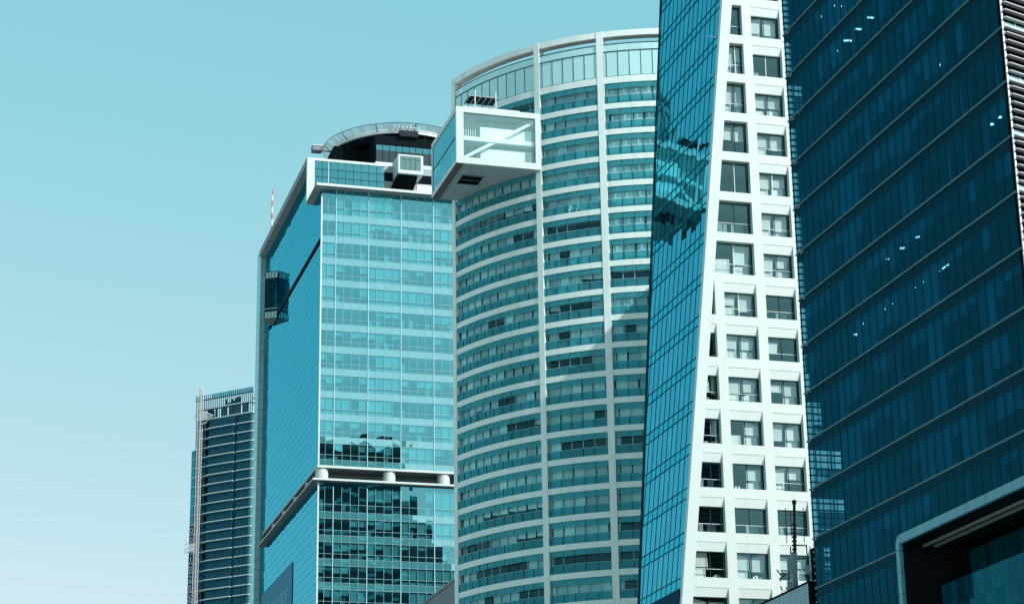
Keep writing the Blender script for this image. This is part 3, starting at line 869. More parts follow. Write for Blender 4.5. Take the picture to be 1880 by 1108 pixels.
for k in range(-1, 14):
    jt.box(ex(T_(k) + .3) + .02, 71.7, WY - .004, WY + .01, T_(k) + .42, T_(k) + .435)
for k in range(-2, 14):
    z_ = T_(k) - 1.6
    for j in range(1 if k < 7 else 2, 4):
        a_, b_ = (colR[j - 1], colL[j])
        jt.box(a_ + .01, b_ - .01, WY - .004, WY + .01, z_, z_ + .02)
    for xj in (71.75, 75.9, 79.9):
        if xj > ex(T_(k)) + 1.3: jt.box(xj - .008, xj + .008, WY - .004, WY + .01, T_(k) + .05, T_(k) + .85)
jt.build('panel_joints', solid('joint_grey', (.45, .5, .5)), W)  # thin grey joint lines between the facade panels

# windows
wn_ = 0
for k in range(-2, 14):
    zt = T_(k); z0 = zt - 3.22
    for j in range(0, 4):
        L = colL[j]; Rr = colR[j]
        lean = False
        e_t, e_b = ex(zt) + 1.03, ex(z0) + 1.03
        if j == 0:
            if k > 6: continue
            l0, l1 = e_b, min(e_t, Rr - .03); lean = True
        elif j == 1 and k >= 7: l0, l1 = e_b, e_t; lean = True
        else: l0, l1 = L, L
        if l1 > Rr - .02 and k != 6: continue
        header = not (j == 1 and k >= 7)
        hz_ = zt - (.80 if header else .02)
        yb = WY + D
        def lx(z): return l0 + (l1 - l0) * (z - z0) / (zt - z0)
        w = MB()
        mid = (max(lx(z0), lx(hz_)) + Rr) / 2
        for a, b in (((lx(z0), lx(hz_)), (mid, mid)), ((mid, mid), (Rr, Rr))):
            w.quad((a[0], yb, z0), (b[0], yb, z0), (b[1], yb, hz_), (a[1], yb, hz_), 0)
        win = w.build('window', M['w_win'], W)
        if header:
            h = MB().hexa([(lx(hz_), WY + .30, hz_), (Rr, WY + .30, hz_), (Rr, yb, hz_), (lx(hz_), yb, hz_), (lx(zt), WY + .03, zt - .01), (Rr, WY + .03, zt - .01), (Rr, yb, zt - .01), (lx(zt), yb, zt - .01)], 0)
            h.build('header_panel', M['white2'], win)
        f = MB()
        tr = z0 + (hz_ - z0) * .36
        f.box(max(lx(z0), lx(hz_)) - .02, Rr, yb - .05, yb - .004, hz_ - .05, hz_, 1)
        f.box(Rr - .07, Rr, yb - .055, yb - .004, z0, hz_ - .05, 1)
        st_l = R.random()
        if Rr - l0 > 1.4: f.box(mid - .028, mid + .028, yb - .055, yb - .004, z0 + .04, hz_ - .05, 1 if st_l < .7 else 0)
        if R.random() < .7 and Rr - l0 > 1: f.box(lx(tr), Rr - .07, yb - .05, yb - .004, tr - .02, tr + .02, 0)
        f.build('window_frame', [M['frame_white'], M['dark']], win)
        b = MB(); Hh = hz_ - z0
        dark = (k in (1, ) and j <= 2) or R.random() < .12
        for (a0, a1, c0, c1) in ((lx(z0), lx(hz_), mid, mid), (mid, mid, Rr, Rr)):
            if c0 - a0 < .3: continue
            x0 = max(a0, a1) + .05; x1 = c0 - .06
            if x1 - x0 < .15: continue
            if not dark:
                r = R.random()
                if r < .9:
                    cov = R.uniform(.45, .72)
                    b.quad((x0, yb + .3, hz_ - Hh * cov), (x1 - .25 * R.random() * (x1 - x0), yb + .3, hz_ - Hh * cov), (x1 - .1, yb + .3, hz_ - .35 * (R.random() < .5)), (x0, yb + .3, hz_ - .35 * (R.random() < .5)), 1)
                if R.random() < .68:
                    b.quad((x0 + .05, yb + .5, z0 + .05), (x1 - .2, yb + .5, z0 + .05), (x1 - .2, yb + .5, z0 + Hh * R.uniform(.3, .6)), (x0 + .05, yb + .5, z0 + Hh * R.uniform(.3, .6)), 0)
                if R.random() < .35:
                    for q in range(3):
                        xx = x0 + R.random() * max(.1, (x1 - x0 - .4)); b.box(xx, xx + .3, yb + .4, yb + .6, z0, z0 + R.uniform(.2, .5), 0)
            elif R.random() < .8:
                b.quad((x0, yb + 1.0, z0), (x1 - .3, yb + 1.0, z0), (x1 - .3, yb + 1.0, z0 + Hh * .45), (x0, yb + 1.0, z0 + Hh * .45), 2)
        if b.f: b.build('blind', [M['blind_white'], M['curtain_white'], M['room']], win)
# interiors
inn = MB()
for k in range(-3, 15):
    zt = T_(k); inn.hexa([(ex(zt) + 1.2, WY + D + .05, zt + .05), (84.0, WY + D + .05, zt + .05), (84.0, WY + 5.0, zt + .05), (ex(zt) + 1.2, WY + 5.0, zt + .05),
                          (ex(zt) + 1.3, WY + D + .05, zt + .8), (84.0, WY + D + .05, zt + .8), (84.0, WY + 5.0, zt + .8), (ex(zt) + 1.3, WY + 5.0, zt + .8)], 0)
inn.build('interior_floors', M['room'], W)
bwl = MB()
def yfar(z): return 192.4 + .115 * (z - 38)
bwl.hexa([(ex(0) + .9, WY + 4.6, 0), (84.0, WY + 4.6, 0), (84, yfar(0) - .4, 0), (ex(0) + .9, yfar(0) - .4, 0),
          (ex(WTOP) + .9, WY + 4.6, WTOP - .5), (84.0, WY + 4.6, WTOP - .5), (84, yfar(WTOP) - .4, WTOP - .5), (ex(WTOP) + .9, yfar(WTOP) - .4, WTOP - .5)], 0)
bwl.build('core', M['room_dark'], W)
MB().hexa([(84.02, WY + .62, 0), (84.4, WY + .62, 0), (84.4, yfar(0), 0), (84.02, yfar(0), 0), (84.02, WY + .62, WTOP), (84.4, WY + .62, WTOP), (84.4, yfar(WTOP), WTOP), (84.02, yfar(WTOP), WTOP)]).build('end_wall', M['white'], W)
MB().hexa([(ex(0) + .1, yfar(0) - .3, 0), (84.0, yfar(0) - .3, 0), (84, yfar(0), 0), (ex(0) + .1, yfar(0), 0),
           (ex(WTOP) + .1, yfar(WTOP) - .3, WTOP), (84.0, yfar(WTOP) - .3, WTOP), (84, yfar(WTOP), WTOP), (ex(WTOP) + .1, yfar(WTOP), WTOP)]).build('rear_wall', M['white2'], W)
# sheer leaning glass side
GY = WY + D + .02
def gp(z, y, off=.04): return (ex(z) + off, y, z)
ys0 = [GY + i * 1.36 for i in range(17)]
for k in range(-9, 17):
    zA, zB = 37.43 + 4.122 * k, 38.40 + 4.122 * k      # spandrel
    zC = zA + 4.122                                    # vision up to next spandrel
    if k == -1: zA2 = zA
    w = MB(); fm = MB(); bl = MB()
    for i in range(16):
        for (z0, z1, mi) in ((zA, zB, 1), (zB, zC, 0)):
            y0 = ys0[i]; a1, b1 = min(ys0[i + 1], yfar(z0)), min(ys0[i + 1], yfar(z1))
            if a1 <= y0 and b1 <= y0: continue
            if a1 < y0: a1 = y0
            if mi == 1 or not (k < 0): pass
            w.quad(gp(z0, a1), gp(z0, y0), gp(z1, y0), gp(z1, b1), mi)
        if i and ys0[i] < yfar(zA):
            fm.bar(gp(zA, ys0[i], .02), gp(zC, ys0[i], .02), .03, .03, 0)
        if ys0[i + 1] < yfar(zB) + .5 and R.random() < (.85 if k < 4 else .5):
            drop = R.choice((.3, .45, .6, .8, 1.0, 1.0)) * (zC - zB)
            a, b = ys0[i] + .1, min(ys0[i + 1] - .1 - .5 * (R.random() < .4), yfar(zB) - .1)
            if b > a: bl.quad(gp(zC - drop, b, .28), gp(zC - drop, a, .28), gp(zC - .05, a, .28), gp(zC - .05, b, .28), 0)
    for z in (zA, zB): fm.bar(gp(z, GY, .01), gp(z, yfar(z), .01), .05, .05, 0)
    o = w.build('glass_wall_storey', [M['w_side'], M['w_span']], W)
    fm.build('mullions', M['side_mullion'], o)
    if bl.f: bl.build('blind', solid('side_blind', (.40, .72, .78), .9, .1, face=.6) if k == -9 else bpy.data.materials['side_blind'], o)
ib = MB().hexa([(ex(0) + .8, GY, 0), (ex(0) + .88, GY, 0), (ex(0) + .88, yfar(0) - .35, 0), (ex(0) + .8, yfar(0) - .35, 0),
                (ex(WTOP) + .8, GY, WTOP - .4), (ex(WTOP) + .88, GY, WTOP - .4), (ex(WTOP) + .88, yfar(WTOP) - .35, WTOP - .4), (ex(WTOP) + .8, yfar(WTOP) - .35, WTOP - .4)])
ib.build('side_inner_wall', M['room_dark'], W)
eg = MB().bar((ex(0) - .02, yfar(0), 0), (ex(WTOP) - .02, yfar(WTOP), WTOP), .12, .12)
eg.build('edge_trim', M['frame_teal'], W)
s2 = MB().hexa([gp(31.0, GY + .1, -.1), gp(31.0, GY + .1, -.04), gp(31.0, 191.4, -.04), gp(31.0, 191.4, -.1), gp(37.38, GY + .1, -.1), gp(37.38, GY + .1, -.04), gp(37.38, 192.0, -.04), gp(37.38, 192.0, -.1)])
sp2 = s2.build('sign_panel', M['sign_dark'], W)
text_mesh('lettering', 'ELECTRON SALES', 1.25, M['sign_text2'], sp2, (ex(35.2) - .16, 191.8, 35.2), (0, -1, 0), (EB, 0, 1), 0, .02, .98)

# unseen block added to throw the slanting shadow on the curved tower
NB = thing('shadow_block', 'unseen block added behind the white gridded tower to cast a slanting shadow', 'shadow caster', (98, 199, 0))
m = MB().box(95, 101.5, 184, 214, 0, 97.3, 0)
for k in range(26): m.box(94.9, 101.6, 183.9, 214.1, 2.4 + 3.7 * k, 3.4 + 3.7 * k, 1)
m.build('wall', [M['d_span'], M['concrete']], NB)

# ================================================================ low building with antennas
LB = thing('low_building', 'low building clad in pale vertical panels at the foot of the dark tower', 'building', (70.2, 160, 0))
lw = MB(); y = 160.02
while y < 179.0:
    lw.quad((70.2, y + .85, 0), (70.2, y + .02, 0), (70.2, y + .02, 34.15), (70.2, y + .85, 34.15), 0); y += .87
lw.box(70.24, 80, 160.02, 179.5, 0, 34.1, 1)
lw.box(70.14, 80, 160.0, 179.5, 34.16, 34.3, 1)
lw.build('wall', [M['lowwall'], M['black']], LB)
MB().box(70.22, 76, 159.8, 160.0, 0, 34.3).build('end_wall', M['black'], LB)

AM = thing('antenna_mast', 'dark radio mast with thin whip rods standing on the low panel-clad building', 'antenna mast', (72.1, 167, 34.3))
a = MB().tube((72.05, 167, 34.3), (72.3, 167, 39.8), .15, 8).tube((72.3, 167, 39.8), (72.42, 167, 42.4), .13, 8)
for i in range(16): a.tube((72.1 + .012 * i, 167, 35.2 + .35 * i), (72.1 + .012 * i, 167, 35.28 + .35 * i), .24, 8)
a.tube((72.42, 167, 42.3), (72.42, 167, 42.6), .2, 8)
a.build('pole', M['dark'], AM)
MB().tube((72.44, 167, 42.6), (72.55, 167, 46.0), .012, 5).build('lightning_rod', M['steel'], AM)
for x, z0, z1 in ((71.55, 38.9, 41.9), (73.15, 39.0, 42.0)):
    MB().tube((x, 167, z0), (x + .05, 167, z1), .035, 6).tube((x + .02, 167, 39.7), (72.3, 167, 39.8), .04, 6).tube((x + .03, 167, 41.3), (72.35, 167, 41.4), .03, 6).build('whip_antenna', M['dark'], AM)
lp = MB()
for p_, q_ in (((72.2, 167, 38.75), (73.3, 167, 38.8)), ((73.3, 167, 38.85), (73.35, 167, 37.65)), ((73.4, 167, 37.7), (72.15, 167, 37.55)), ((72.2, 167, 38.1), (71.85, 167, 38.1)), ((71.85, 167, 37.8), (71.85, 167, 38.6))):
    lp.tube(p_, q_, .05, 6)
lp.build('bracket', M['dark'], AM)
def panel_antenna(x, y, z0, z1, w, label, tilt=0.0):
    t = thing('panel_antenna', label, 'antenna', (x, y, z0), group='panel antennas on the low building roof')
    MB().hexa([(x - w / 2, y, z0), (x + w / 2, y, z0), (x + w / 2, y + .16, z0), (x - w / 2, y + .16, z0), (x - w / 2 + tilt, y, z1), (x + w / 2 + tilt, y, z1), (x + w / 2 + tilt, y + .16, z1), (x - w / 2 + tilt, y + .16, z1)]).build('radome', M['lowwall'], t)
    MB().tube((x, y + .3, 34.0), (x + tilt, y + .3, z1 - .3), .06, 8).build('pole', M['dark'], t)
panel_antenna(71.72, 166, 34.6, 37.9, .44, 'tall pale panel antenna left of the dark radio mast', .0)
panel_antenna(71.25, 166, 36.2, 37.35, .34, 'small square panel antenna on the short post far left of the mast')
panel_antenna(71.0, 165.5, 34.35, 35.4, .44, 'lowest panel antenna, hanging at the roof edge beside the mast')
panel_antenna(72.45, 165, 35.9, 36.7, .40, 'small pale antenna box right of the dark radio mast')
eqp = thing('rooftop_equipment', 'dark radio cabinet with cables and a pale dish beside the dark glass tower', 'radio equipment', (73.3, 166, 34.3))
MB().box(73.1, 74.0, 165, 165.8, 34.9, 38.2, 0).build('cabinet', M['black'], eqp)
MB().tube((72.95, 164.8, 35.0), (73.1, 165.0, 35.0), .4, 20).tube((73.15, 164.5, 37.5), (73.15, 164.5, 38.0), .22, 16, r2=.1).build('dish', M['lowwall'], eqp)
cbm = MB()
for i in range(14):
    x = 72.2 + R.random() * .9; z = 34.6 + R.random() * 2.0; cbm.tube((x, 165 + R.random(), z), (x + R.uniform(-.35, .35), 165 + R.random(), z + R.uniform(-.3, .5)), .05, 5)
for i in range(8):
    x = 71.0 + R.random() * .6; z = 34.4 + R.random() * 2.0; cbm.tube((x, 167 + R.random(), z), (x + R.uniform(-.2, .2), 167 + R.random(), z + R.uniform(-.3, .6)), .06, 5)
cbm.build('cables', M['dark'], eqp)

# ================================================================ dark glass tower
DX, DY0, DY1 = 70.0, 121.27, 158.0
DT = thing('dark_tower', 'dark blue glass tower with thin ledges at each floor and a louvred right side', 'office tower', (DX, 140, 0))
def dz(j): return 33.4 + 4.0 * j
u = Vector((.9455, .3256, 0)); nn = Vector((.3256, -.9455, 0))
NF = 17
pan = [157.92] + [156.95 - 1.306 * i for i in range(28)]
pan = [p for p in pan if p > DY0 + .3] + [DY0]
PX = 142.25          # left edge of the portal opening
def dband(j, y_hi, y_lo=None, zlo=None):
    e = [p for p in pan if p <= y_hi + .001]
    if e[0] < y_hi - .01: e = [y_hi] + e
    if y_lo: e = [p for p in e if p > y_lo] + [y_lo]
    w, s, fm, bl = MB(), MB(), MB(), MB()
    z0, z1, z2 = zlo or dz(j), dz(j) + 3.12, dz(j) + 3.80
    mood = R.random(); st = 0.
    for a, b in zip(e[:-1], e[1:]):
        w.quad((DX, a, z0), (DX, b, z0), (DX, b, z1), (DX, a, z1))
        s.quad((DX, a, z1), (DX, b, z1), (DX, b, z2), (DX, a, z2))
        fm.box(DX - .03, DX + .02, a - .022, a + .022, z0, z2)
        if R.random() < .55: st = R.choices((0, .2, .35, .5, .7, 1.0), (.35, .12, .15, .12, .08, .18))[0]
        d = st * R.uniform(.95, 1.05)
        if d > 0 and not (a > 152.5 and j in (12, 11, 10, 9, 8, 7, 3, 2, 1, 0)):
            bl.quad((DX + .14, a - .05, max(z0, z1 - min(1, d) * 3.1)), (DX + .14, b + .05, max(z0, z1 - min(1, d) * 3.1)), (DX + .14, b + .05, z1 - .02), (DX + .14, a - .05, z1 - .02))
        elif R.random() < .25 and a < 152:
            bl.box(DX + .8, DX + .9, a - .3, a - .05, z0, z1)
    fm.box(DX - .03, DX + .02, e[-1], y_hi, z1 - .03, z1 + .02)
    o = w.build('window_band', M['d_win'], DT)
    fm.build('mullions', M['frame_teal'], o)
    if bl.f: bl.build('blind', M['blind_dim'], o)
    s.build('spandrel_band', M['d_span'], DT)
    MB().box(DX - .12, DX + .02, e[-1], y_hi + .1, z2 + .04, dz(j + 1) - .03).build('ledge', M['d_ledge'], DT)
for j in range(1, NF): dband(j, 157.92)
dband(0, 157.92, 142.5)
dband(0, 142.5, None, 34.36)
def dband_short(j):
    e = [p for p in pan if p > 143.0] + [143.0]
    w, s, fm = MB(), MB(), MB(); z0, z1, z2 = dz(j), dz(j) + 3.12, dz(j) + 3.80
    for a, b in zip(e[:-1], e[1:]):
        w.quad((DX, a, z0), (DX, b, z0), (DX, b, z1), (DX, a, z1)); s.quad((DX, a, z1), (DX, b, z1), (DX, b, z2), (DX, a, z2))
        fm.box(DX - .03, DX + .02, a - .022, a + .022, z0, z2)
    o = w.build('window_band', M['d_win'], DT); fm.build('mullions', M['frame_teal'], o)
    s.build('spandrel_band', M['d_span'], DT)
    MB().box(DX - .12, DX + .02, 143.0, 158.0, z2 + .04, dz(j + 1) - .03).build('ledge', M['d_ledge'], DT)
for j in range(-8, 0): dband_short(j)
# inside: slabs, back wall; the far corner is open to the rear glazing
ins = MB()
for j in range(-7, NF + 1):
    ylo = 122.5 if j > 0 else 143.2
    ins.box(DX + .2, 76, ylo, 157.7, dz(j) - .85, dz(j) - .05, 0)
ins.box(76.0, 76.2, 122.5, 157.6, 34.5, dz(NF), 1)
for j in range(-7, 0): ins.box(74.2, 74.4, 143.2, 150, dz(j), dz(j) + 3.1, 1)
for j in range(-7, NF):
    if j in (4, 5, 6, -1, -2): ins.box(DX + .3, 76, 157.3, 157.5, dz(j), dz(j) + 3.1, 1)
    elif j in (2, 1): ins.box(DX + .3, 76, 152.4, 152.5, dz(j), dz(j) + 3.1, 1)
    elif j in (10, 3, 0): ins.box(DX + .3, 76, 155.6, 155.7, dz(j), dz(j) + 3.1, 1); ins.box(72.9, 76.2, 157.5, 157.7, dz(j), dz(j) + 3.1, 1)
    else: ins.box(DX + .3, 76, 157.05, 157.15, dz(j), dz(j) + 3.1, 1)
for y in (128, 136, 144.5, 151.5):
    ins.box(71.4, 72.2, y, y + .8, 34.6, dz(NF), 1)
ins.build('interior', [M['room'], M['room_dark']], DT)
rr = MB()
for i in range(0, 190):
    z = 2.0 + i * .571
    if z > dz(NF): break
    rr.box(DX, 80, 158.0, 158.22, z, z + .05, 0)
for x in (70.0, 70.55, 71.9, 73.3, 74.7, 76.1):
    rr.box(x, x + .09, 157.9, 157.99, 0, dz(NF), 1)
for j in range(-8, NF):
    for q in range(7): rr.box(70.05, 76.3, 157.86, 157.89, dz(j) + q * .571 - .09, dz(j) + q * .571 + .05, 1)
rr.build('rear_louvres', [M['d_fin'], M['frame_teal']], DT)
rbw = MB().box(76.3, 80, 157.4, 157.9, 0, dz(NF)); rbw.build('rear_wall', M['room_dark'], DT)
MB().box(79.7, 80, 125.2, 157.4, 0, dz(NF)).build('end_wall', M['midgrey'], DT)
# right, louvred side along u
P0 = Vector((DX, DY0, 0))
def up_(s, z, off=0): v_ = P0 + u * s + nn * off; return (v_.x, v_.y, z)
lv = MB()
z = 34.6
LL = 10.6
for j in range(0, NF):
    base = dz(j) - .2
    for q in range(7):
        z = base + q * .571 + (.0 if q == 0 else .16)
        if z > dz(NF): break
        h = .07
        lv.hexa([up_(.0, z, .38), up_(LL, z, .38), up_(LL, z, .02), up_(.0, z, .02), up_(.0, z + h, .38), up_(LL, z + h, .38), up_(LL, z + h, .02), up_(.0, z + h, .02)], 0)
        if q: lv.hexa([up_(.1, z + .08, .10), up_(LL, z + .08, .10), up_(LL, z + .08, .06), up_(.1, z + .08, .06), up_(.1, z + .20, .10), up_(LL, z + .20, .10), up_(LL, z + .20, .06), up_(.1, z + .20, .06)], 1)
lv.build('louvre_screen', [M['d_fin'], M['steel']], DT)
lg = MB()
for j in range(0, NF):
    z0 = dz(j) + .05; lg.quad(up_(.1, z0, .0), up_(LL, z0, .0), up_(LL, z0 + .33, .0), up_(.1, z0 + .33, .0), 0)
    for i in range(7): lg.box(*(lambda a: (a[0] - .03, a[0] + .03, a[1] - .06, a[1] - .0))(up_(1.25 + i * 1.35, 0, 0)), z0, z0 + .4, 1)
lg.hexa([up_(.05, 34.6, -.05), up_(LL, 34.6, -.05), up_(LL, 34.6, -.4), up_(.05, 34.6, -.4), up_(.05, dz(NF), -.05), up_(LL, dz(NF), -.05), up_(LL, dz(NF), -.4), up_(.05, dz(NF), -.4)], 2)
lg.box(DX + .05, 80, DY0 + 4, 157.6, dz(NF) + .1, dz(NF) + .3, 2)
lg.build('louvre_backing', [M['c_par'], M['frame_white'], M['black']], DT)
MB().bar(up_(-.02, 34.7, .03), up_(-.02, dz(NF), .03), .10, .10).build('corner_trim', M['steel'], DT)
# ceiling lights
for (x, y, j, kind) in ((71.08, 149.91, 11, 's'), (71.82, 149.83, 11, 's'), (71.08, 152.05, 11, 's'), (71.66, 152.02, 11, 's'), (71.14, 145.8, 10, 's'), (70.92, 148.09, 10, 's'), (71.36, 147.98, 10, 's'),
                        (71.36, 150.05, 10, 's'), (71.58, 152.0, 10, 's'), (71.2, 143.6, 10, 's'), (72.07, 134.53, 8, 'd'), (71.52, 125.48, 6, 'd'), (71.57, 126.78, 6, 'd'), (71.93, 128.6, 5, 'd'), (74.2, 155.35, 8, 'd'),
                        (71.12, 147.65, 4, 'd'), (73.59, 148.39, 4, 'd'), (71.14, 148.51, 4, 'd'), (71.76, 151.32, 4, 'd'), (71.6, 139.3, 5, 'd'), (71.6, 141.9, 5, 'd'), (71.6, 144.6, 5, 'd'), (71.2, 134.5, 4, 'l'), (71.2, 136.0, 4, 'l'), (71.2, 137.6, 4, 'l'), (71.2, 139.0, 4, 'l'), (71.2, 143.0, 4, 'l'), (71.2, 144.3, 4, 'l')):
    zc = dz(j) + 3.08
    m = MB()
    if kind == 's': m.box(x - .24, x + .24, y - .11, y + .11, zc, zc + .05)
    elif kind == 'd': m.tube((x, y, zc), (x, y, zc + .05), .17, 12)
    else: m.box(x - .03, x + .03, y - .5, y + .5, zc, zc + .05)
    m.build('ceiling_light', M['lamp'], DT)
# portal with deep dark recess
po = MB()
y = 142.0
po.box(DX - .28, DX, 121.3, 122.9, 33.69, 34.34, 0)
while y > 122.95:
    po.box(DX - .28, DX, max(122.9, y - 1.29), y, 33.69, 34.34, 0); y -= 1.31
    if y - 1.29 < 122.0: break
z = 33.2
while z > 0:
    po.box(DX - .28, DX, 142.22, 142.80, max(0, z - 1.55), z, 0); z -= 1.58
cc = []
for i in range(7):
    t = math.radians(90 * i / 6); cc.append((142.05 + .75 * math.sin(t), 33.59 + .75 * math.cos(t)))
ring = cc + [(142.80, 33.25), (142.22, 33.25), (142.22, 33.69), (142.05, 33.69)]
i0 = len(po.v); n_ = len(ring)
po.v += [(DX - .28, a, b) for a, b in ring] + [(DX, a, b) for a, b in ring]
rv = (R.random(),) * 3 + (1,)
po.f.append(tuple(i0 + k for k in range(n_))); po.f.append(tuple(i0 + n_ + k for k in reversed(range(n_))))
for k in range(n_):
    po.f.append((i0 + k, i0 + n_ + k, i0 + n_ + (k + 1) % n_, i0 + (k + 1) % n_))
po.m += [0] * (n_ + 2); po.c += [rv] * (n_ + 2)
po.build('portal_frame', M['d_portal'], DT)
rc = MB().box(DX + .01, 84, 142.25, 142.5, 0, 33.7, 0).box(DX + .01, 84, 121.3, 143.0, 33.70, 34.3, 0).box(80, 80.2, 121.3, 142.2, 0, 33.6, 0)
rc.box(DX + 1.6, DX + 1.75, 121.3, 142.2, 33.5, 33.69, 1).box(DX + 2.4, DX + 2.7, 121.3, 142.2, 33.55, 33.69, 1)
rc.box(74.6, 79, 141.6, 142.2, 30.7, 33.4, 0)
rc.build('portal_recess', [M['black'], M['midgrey']], DT)
def gblock(name, x, y_hi, z_lo, z_hi, lines):
    w = MB(); y = y_hi
    zs = [z_hi] + lines + [z_lo]
    while y > 117:
        b = y - R.choice((1.2, .85, 1.3, .6))
        for za, zc in zip(zs[:-1], zs[1:]):
            w.quad((x, y - .02, zc + .02), (x, b, zc + .02), (x, b, za), (x, y - .02, za))
        y = b
    w.box(x + .05, x + .3, 117, y_hi, z_lo, z_hi, 1)
    w.quad((x, y_hi, z_lo), (x + 4, y_hi, z_lo), (x + 4, y_hi, z_hi), (x, y_hi, z_hi), 1)
    return w.build(name, [glass('podium_glass' + name, body=(.004, .07, .10), coat=(.03, .30, .38), f0=.05, f90=.9, power=3.0, jit=.03, wave=.012, vary=.6), M['black']], DT)
gblock('upper_podium_glass', 75.0, 141.6, 30.4, 33.3, [])
gblock('lower_podium_glass', 72.5, 141.5, 0, 30.6, [28.9, 27.4, 25.5, 22, 18, 14])

# ================================================================ far tower under construction
FC = Vector((125.94, 805.0, 0)); fu = Vector((-.70, .714, 0)); fn = Vector((-.714, -.70, 0))   # fu runs to the left and away
FT = thing('distant_skyscraper', 'distant dark glass skyscraper with pale floor edges and an open frame at its top', 'skyscraper', (FC.x, FC.y, 0))
def fp(s, z, d=0.0):
    """s metres left of the near corner, d metres in front of the main face"""
    q_ = FC + fu * s + fn * d; return (q_.x, q_.y, z)
def fbox(mb, s0, s1, d0, d1, z0, z1, m=0):
    mb.hexa([fp(s0, z0, d0), fp(s1, z0, d0), fp(s1, z0, d1), fp(s0, z0, d1), fp(s0, z1, d0), fp(s1, z1, d0), fp(s1, z1, d1), fp(s0, z1, d1)], m)
zs = [222.97 - 3.72 * i for i in range(60)]
body = MB(); fbox(body, .2, 26.5, -26, -1.6, 0, 222.9, 0); body.build('core', M['room_dark'], FT)
digits = {11: '0', 12: '0', 13: '0', 14: '1', 15: '0', 16: '2', 17: '5', 18: '5', 19: '5', 20: '5'}
for i in range(0, 27):
    zt = zs[i]; z0 = zs[i + 1]
    w = MB()
    for a0, a1, d in ((.9, 7.2, 0), (8.6, 20.6, .25), (22.4, 27.0, .1)):
        n = int((a1 - a0) / .72); st = (a1 - a0) / n
        for q in range(n):
            s0 = a0 + q * st
            w.quad(fp(s0 + st, z0 + .4, d), fp(s0 + .12, z0 + .4, d), fp(s0 + .12, zt, d), fp(s0 + st, zt, d), 0)
            if i < 26: w.box(*(lambda p_: (p_[0] - .09, p_[0] + .09, p_[1] - .2, p_[1]))(fp(s0, 0, d)), z0 + .4, zt, 1)
    w.quad(fp(8.55, z0 + .4, -.3), fp(7.2, z0 + .4, -1.4), fp(7.2, zt, -1.4), fp(8.55, zt, -.3), 1)
    if i > 3 and R.random() < .4: w.quad(fp(22.4, z0 + .4, -.1), fp(20.7, z0 + .4, -.1), fp(20.7, zt, -.1), fp(22.4, zt, -.1), 0)
    else: w.quad(fp(22.4, z0 + .4, -1.2), fp(20.7, z0 + .4, -1.2), fp(20.7, zt, -1.2), fp(22.4, zt, -1.2), 2)
    # pale right flank
    w.quad(fp(0, z0 + .4, 0), (fp(0, 0, -1.4)[0] + .3, fp(0, 0, -1.4)[1] + 1.0, z0 + .4), (fp(0, 0, -1.4)[0] + .3, fp(0, 0, -1.4)[1] + 1.0, zt), fp(0, zt, 0), 4)
    w.quad(fp(.9, z0 + .4, 0), fp(0, z0 + .4, 0), fp(0, zt, 0), fp(.9, zt, 0), 3)
    w.build('window_band', [M['f_glass'], M['f_fin'], M['black'], M['d_ledge'], M['d_ledge']], FT)
    sl = MB()
    fbox(sl, -.3, 7.2, -1.5, .35, z0, z0 + .34, 0); fbox(sl, 8.3, 20.8, -1.5, .65, z0, z0 + .34, 0); fbox(sl, 20.85, 27.2, -1.5, .2, z0, z0 + .26, 0)
    sl.build('floor_slab', M['f_slab'], FT)
    if i >= 3:
        lf = MB(); fbox(lf, 27.3, 29.3, -2.5, -.6, z0 + .35, zt - .1, 0); fbox(lf, 27.25, 29.4, -2.5, -.5, z0, z0 + .3, 1)
        lfo = lf.build('side_bay', [M['c_rail'] if i < 11 else M['f_glass'], M['f_slab']], FT)
        if i in digits:
            text_mesh('digit', digits[i], 3.1, M['f_slab'], lfo, Vector(fp(29.0, z0 + .75, -.52)), tuple(-fu), (0, 0, 1), 0, .05, 1.05)
lb = MB(); fbox(lb, .2, 27.0, -1.4, 0, 0, zs[27], 0)
lb.build('lower_glazing', M['f_glass'], FT)
cr = MB()
fbox(cr, -.3, 27.2, -1.5, .3, 222.97, 223.4, 0); fbox(cr, -.3, 27.2, -1.5, .3, 227.3, 227.75, 0)
cr.build('roof_slab', M['f_slab'], FT)
cr = MB()
for i in range(30):
    s0 = -.1 + i * .93
    fbox(cr, s0, s0 + .16, 0, .3, 223.4, 233.2, 0)
    if not (20 < i < 26): 
        cr.quad(fp(s0 + .9, 231.2, .1), fp(s0, 231.2, .1), fp(s0, 233.2, .1), fp(s0 + .9, 233.2, .1), 1)
    if R.random() < .7 and i < 21: cr.quad(fp(s0 + .9, 223.4, .0), fp(s0, 223.4, 0), fp(s0, 227.2, 0), fp(s0 + .9, 227.2, 0), 2)
    if i in (7, 8, 9, 10, 11, 12, 13, 14): fbox(cr, s0 + .2, s0 + .75, -1.2, -.9, 227.8, 228.6 + R.random() * 2.0, 0)
fbox(cr, -.3, 27.2, 0, .35, 231.05, 231.4, 0)
fbox(cr, 20.5, 22.5, -3, -1, 223.5, 227.2, 2)
cr.build('roof_frame', [M['frame_teal'], M['f_screen'], M['f_glass']], FT)
fl = MB()
fbox(fl, 1, 4.6, -6, -5.6, 228, 231, 0)
fl.build('roof_screen', M['white'], FT)

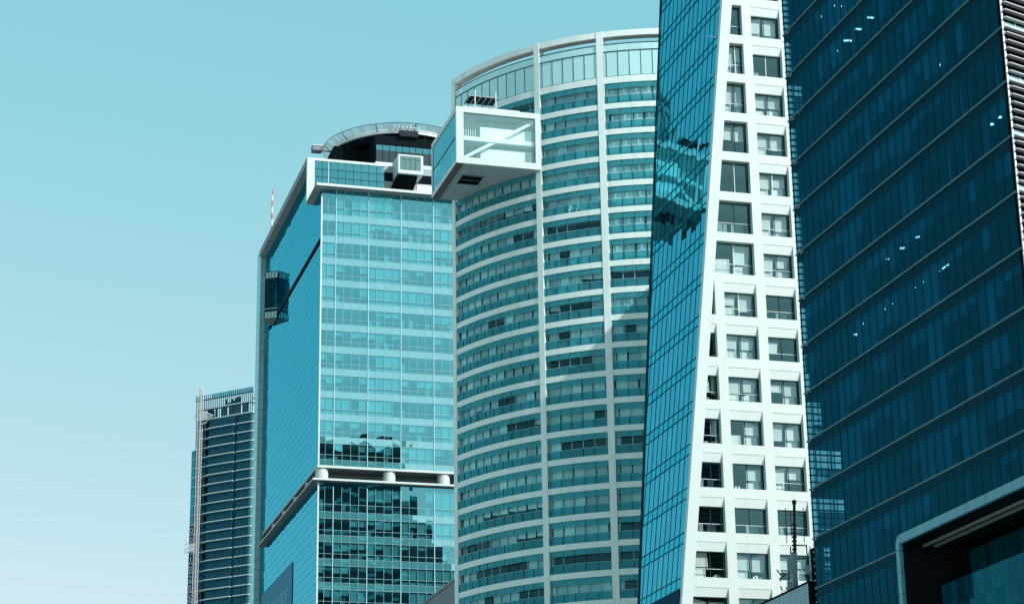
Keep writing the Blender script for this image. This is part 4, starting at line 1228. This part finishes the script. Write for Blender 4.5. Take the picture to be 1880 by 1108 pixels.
HO = thing('construction_hoist', 'pale lattice hoist mast with a cabin climbing the distant skyscraper', 'construction hoist', tuple(fp(24.0, 0, 2.5)))
hm = MB()
def hpnt(z, a, b): return fp(23.7 + a, z, 2.0 + b)
c4 = ((-.7, -.7), (.7, -.7), (.7, .7), (-.7, .7))
z = 110.0
while z < 236.0:
    for i in range(4):
        a, b = c4[i], c4[(i + 1) % 4]
        hm.tube(hpnt(z, *a), hpnt(z + 1.5, *a), .11, 4); hm.tube(hpnt(z, *a), hpnt(z, *b), .09, 4); hm.tube(hpnt(z, *a), hpnt(z + 1.5, *b), .08, 4)
    z += 1.5
hm.build('lattice_mast', M['steel'], HO)
hc = MB()
q0 = 171.0
hc.hexa([hpnt(q0, .9, -.7), hpnt(q0, 2.9, -.7), hpnt(q0, 2.9, .9), hpnt(q0, .9, .9), hpnt(q0 + 3.2, .9, -.7), hpnt(q0 + 3.2, 2.9, -.7), hpnt(q0 + 3.2, 2.9, .9), hpnt(q0 + 3.2, .9, .9)], 0)
for t in (0, 1, 2): hc.tube(hpnt(q0 + t * 1.6, 2.9, .5), hpnt(q0 + t * 1.6, 5.2, .5), .12, 4)
for t in (3.2, 4.2, 5.2): hc.tube(hpnt(q0, t, .5), hpnt(q0 + 3.2, t, .5), .1, 4)
hc.tube(hpnt(q0 + 3.8, 4.0, .5), hpnt(q0 + 4.8, 4.0, .5), .55, 10)
hc.build('hoist_cabin', M['f_slab'], HO)
hj = MB()
for p_, q_ in (((226.2, -.7, 0), (224.0, -6.0, 0)), ((223.6, -.7, 0), (224.0, -6.0, 0)), ((222.8, -.7, 0), (223.4, -6.0, 0)), ((226.2, .7, 0), (224.5, 3.0, 0)), ((222.5, .7, 0), (224.5, 3.0, 0)), ((221.0, -.7, 0), (221.5, -3.0, 0))):
    hj.tube(hpnt(*p_), hpnt(*q_), .2, 5)
for i in range(5): hj.tube(hpnt(226.0 - .4 * i, -.9 - i, .0), hpnt(223.6 + .1 * i, -1.4 - i, .0), .1, 4)
for z in range(112, 220, 8): hj.tube(hpnt(z, 0, -.7), hpnt(z, 0, -2.3), .12, 4)
hj.build('tie_arms', M['frame_white'], HO)
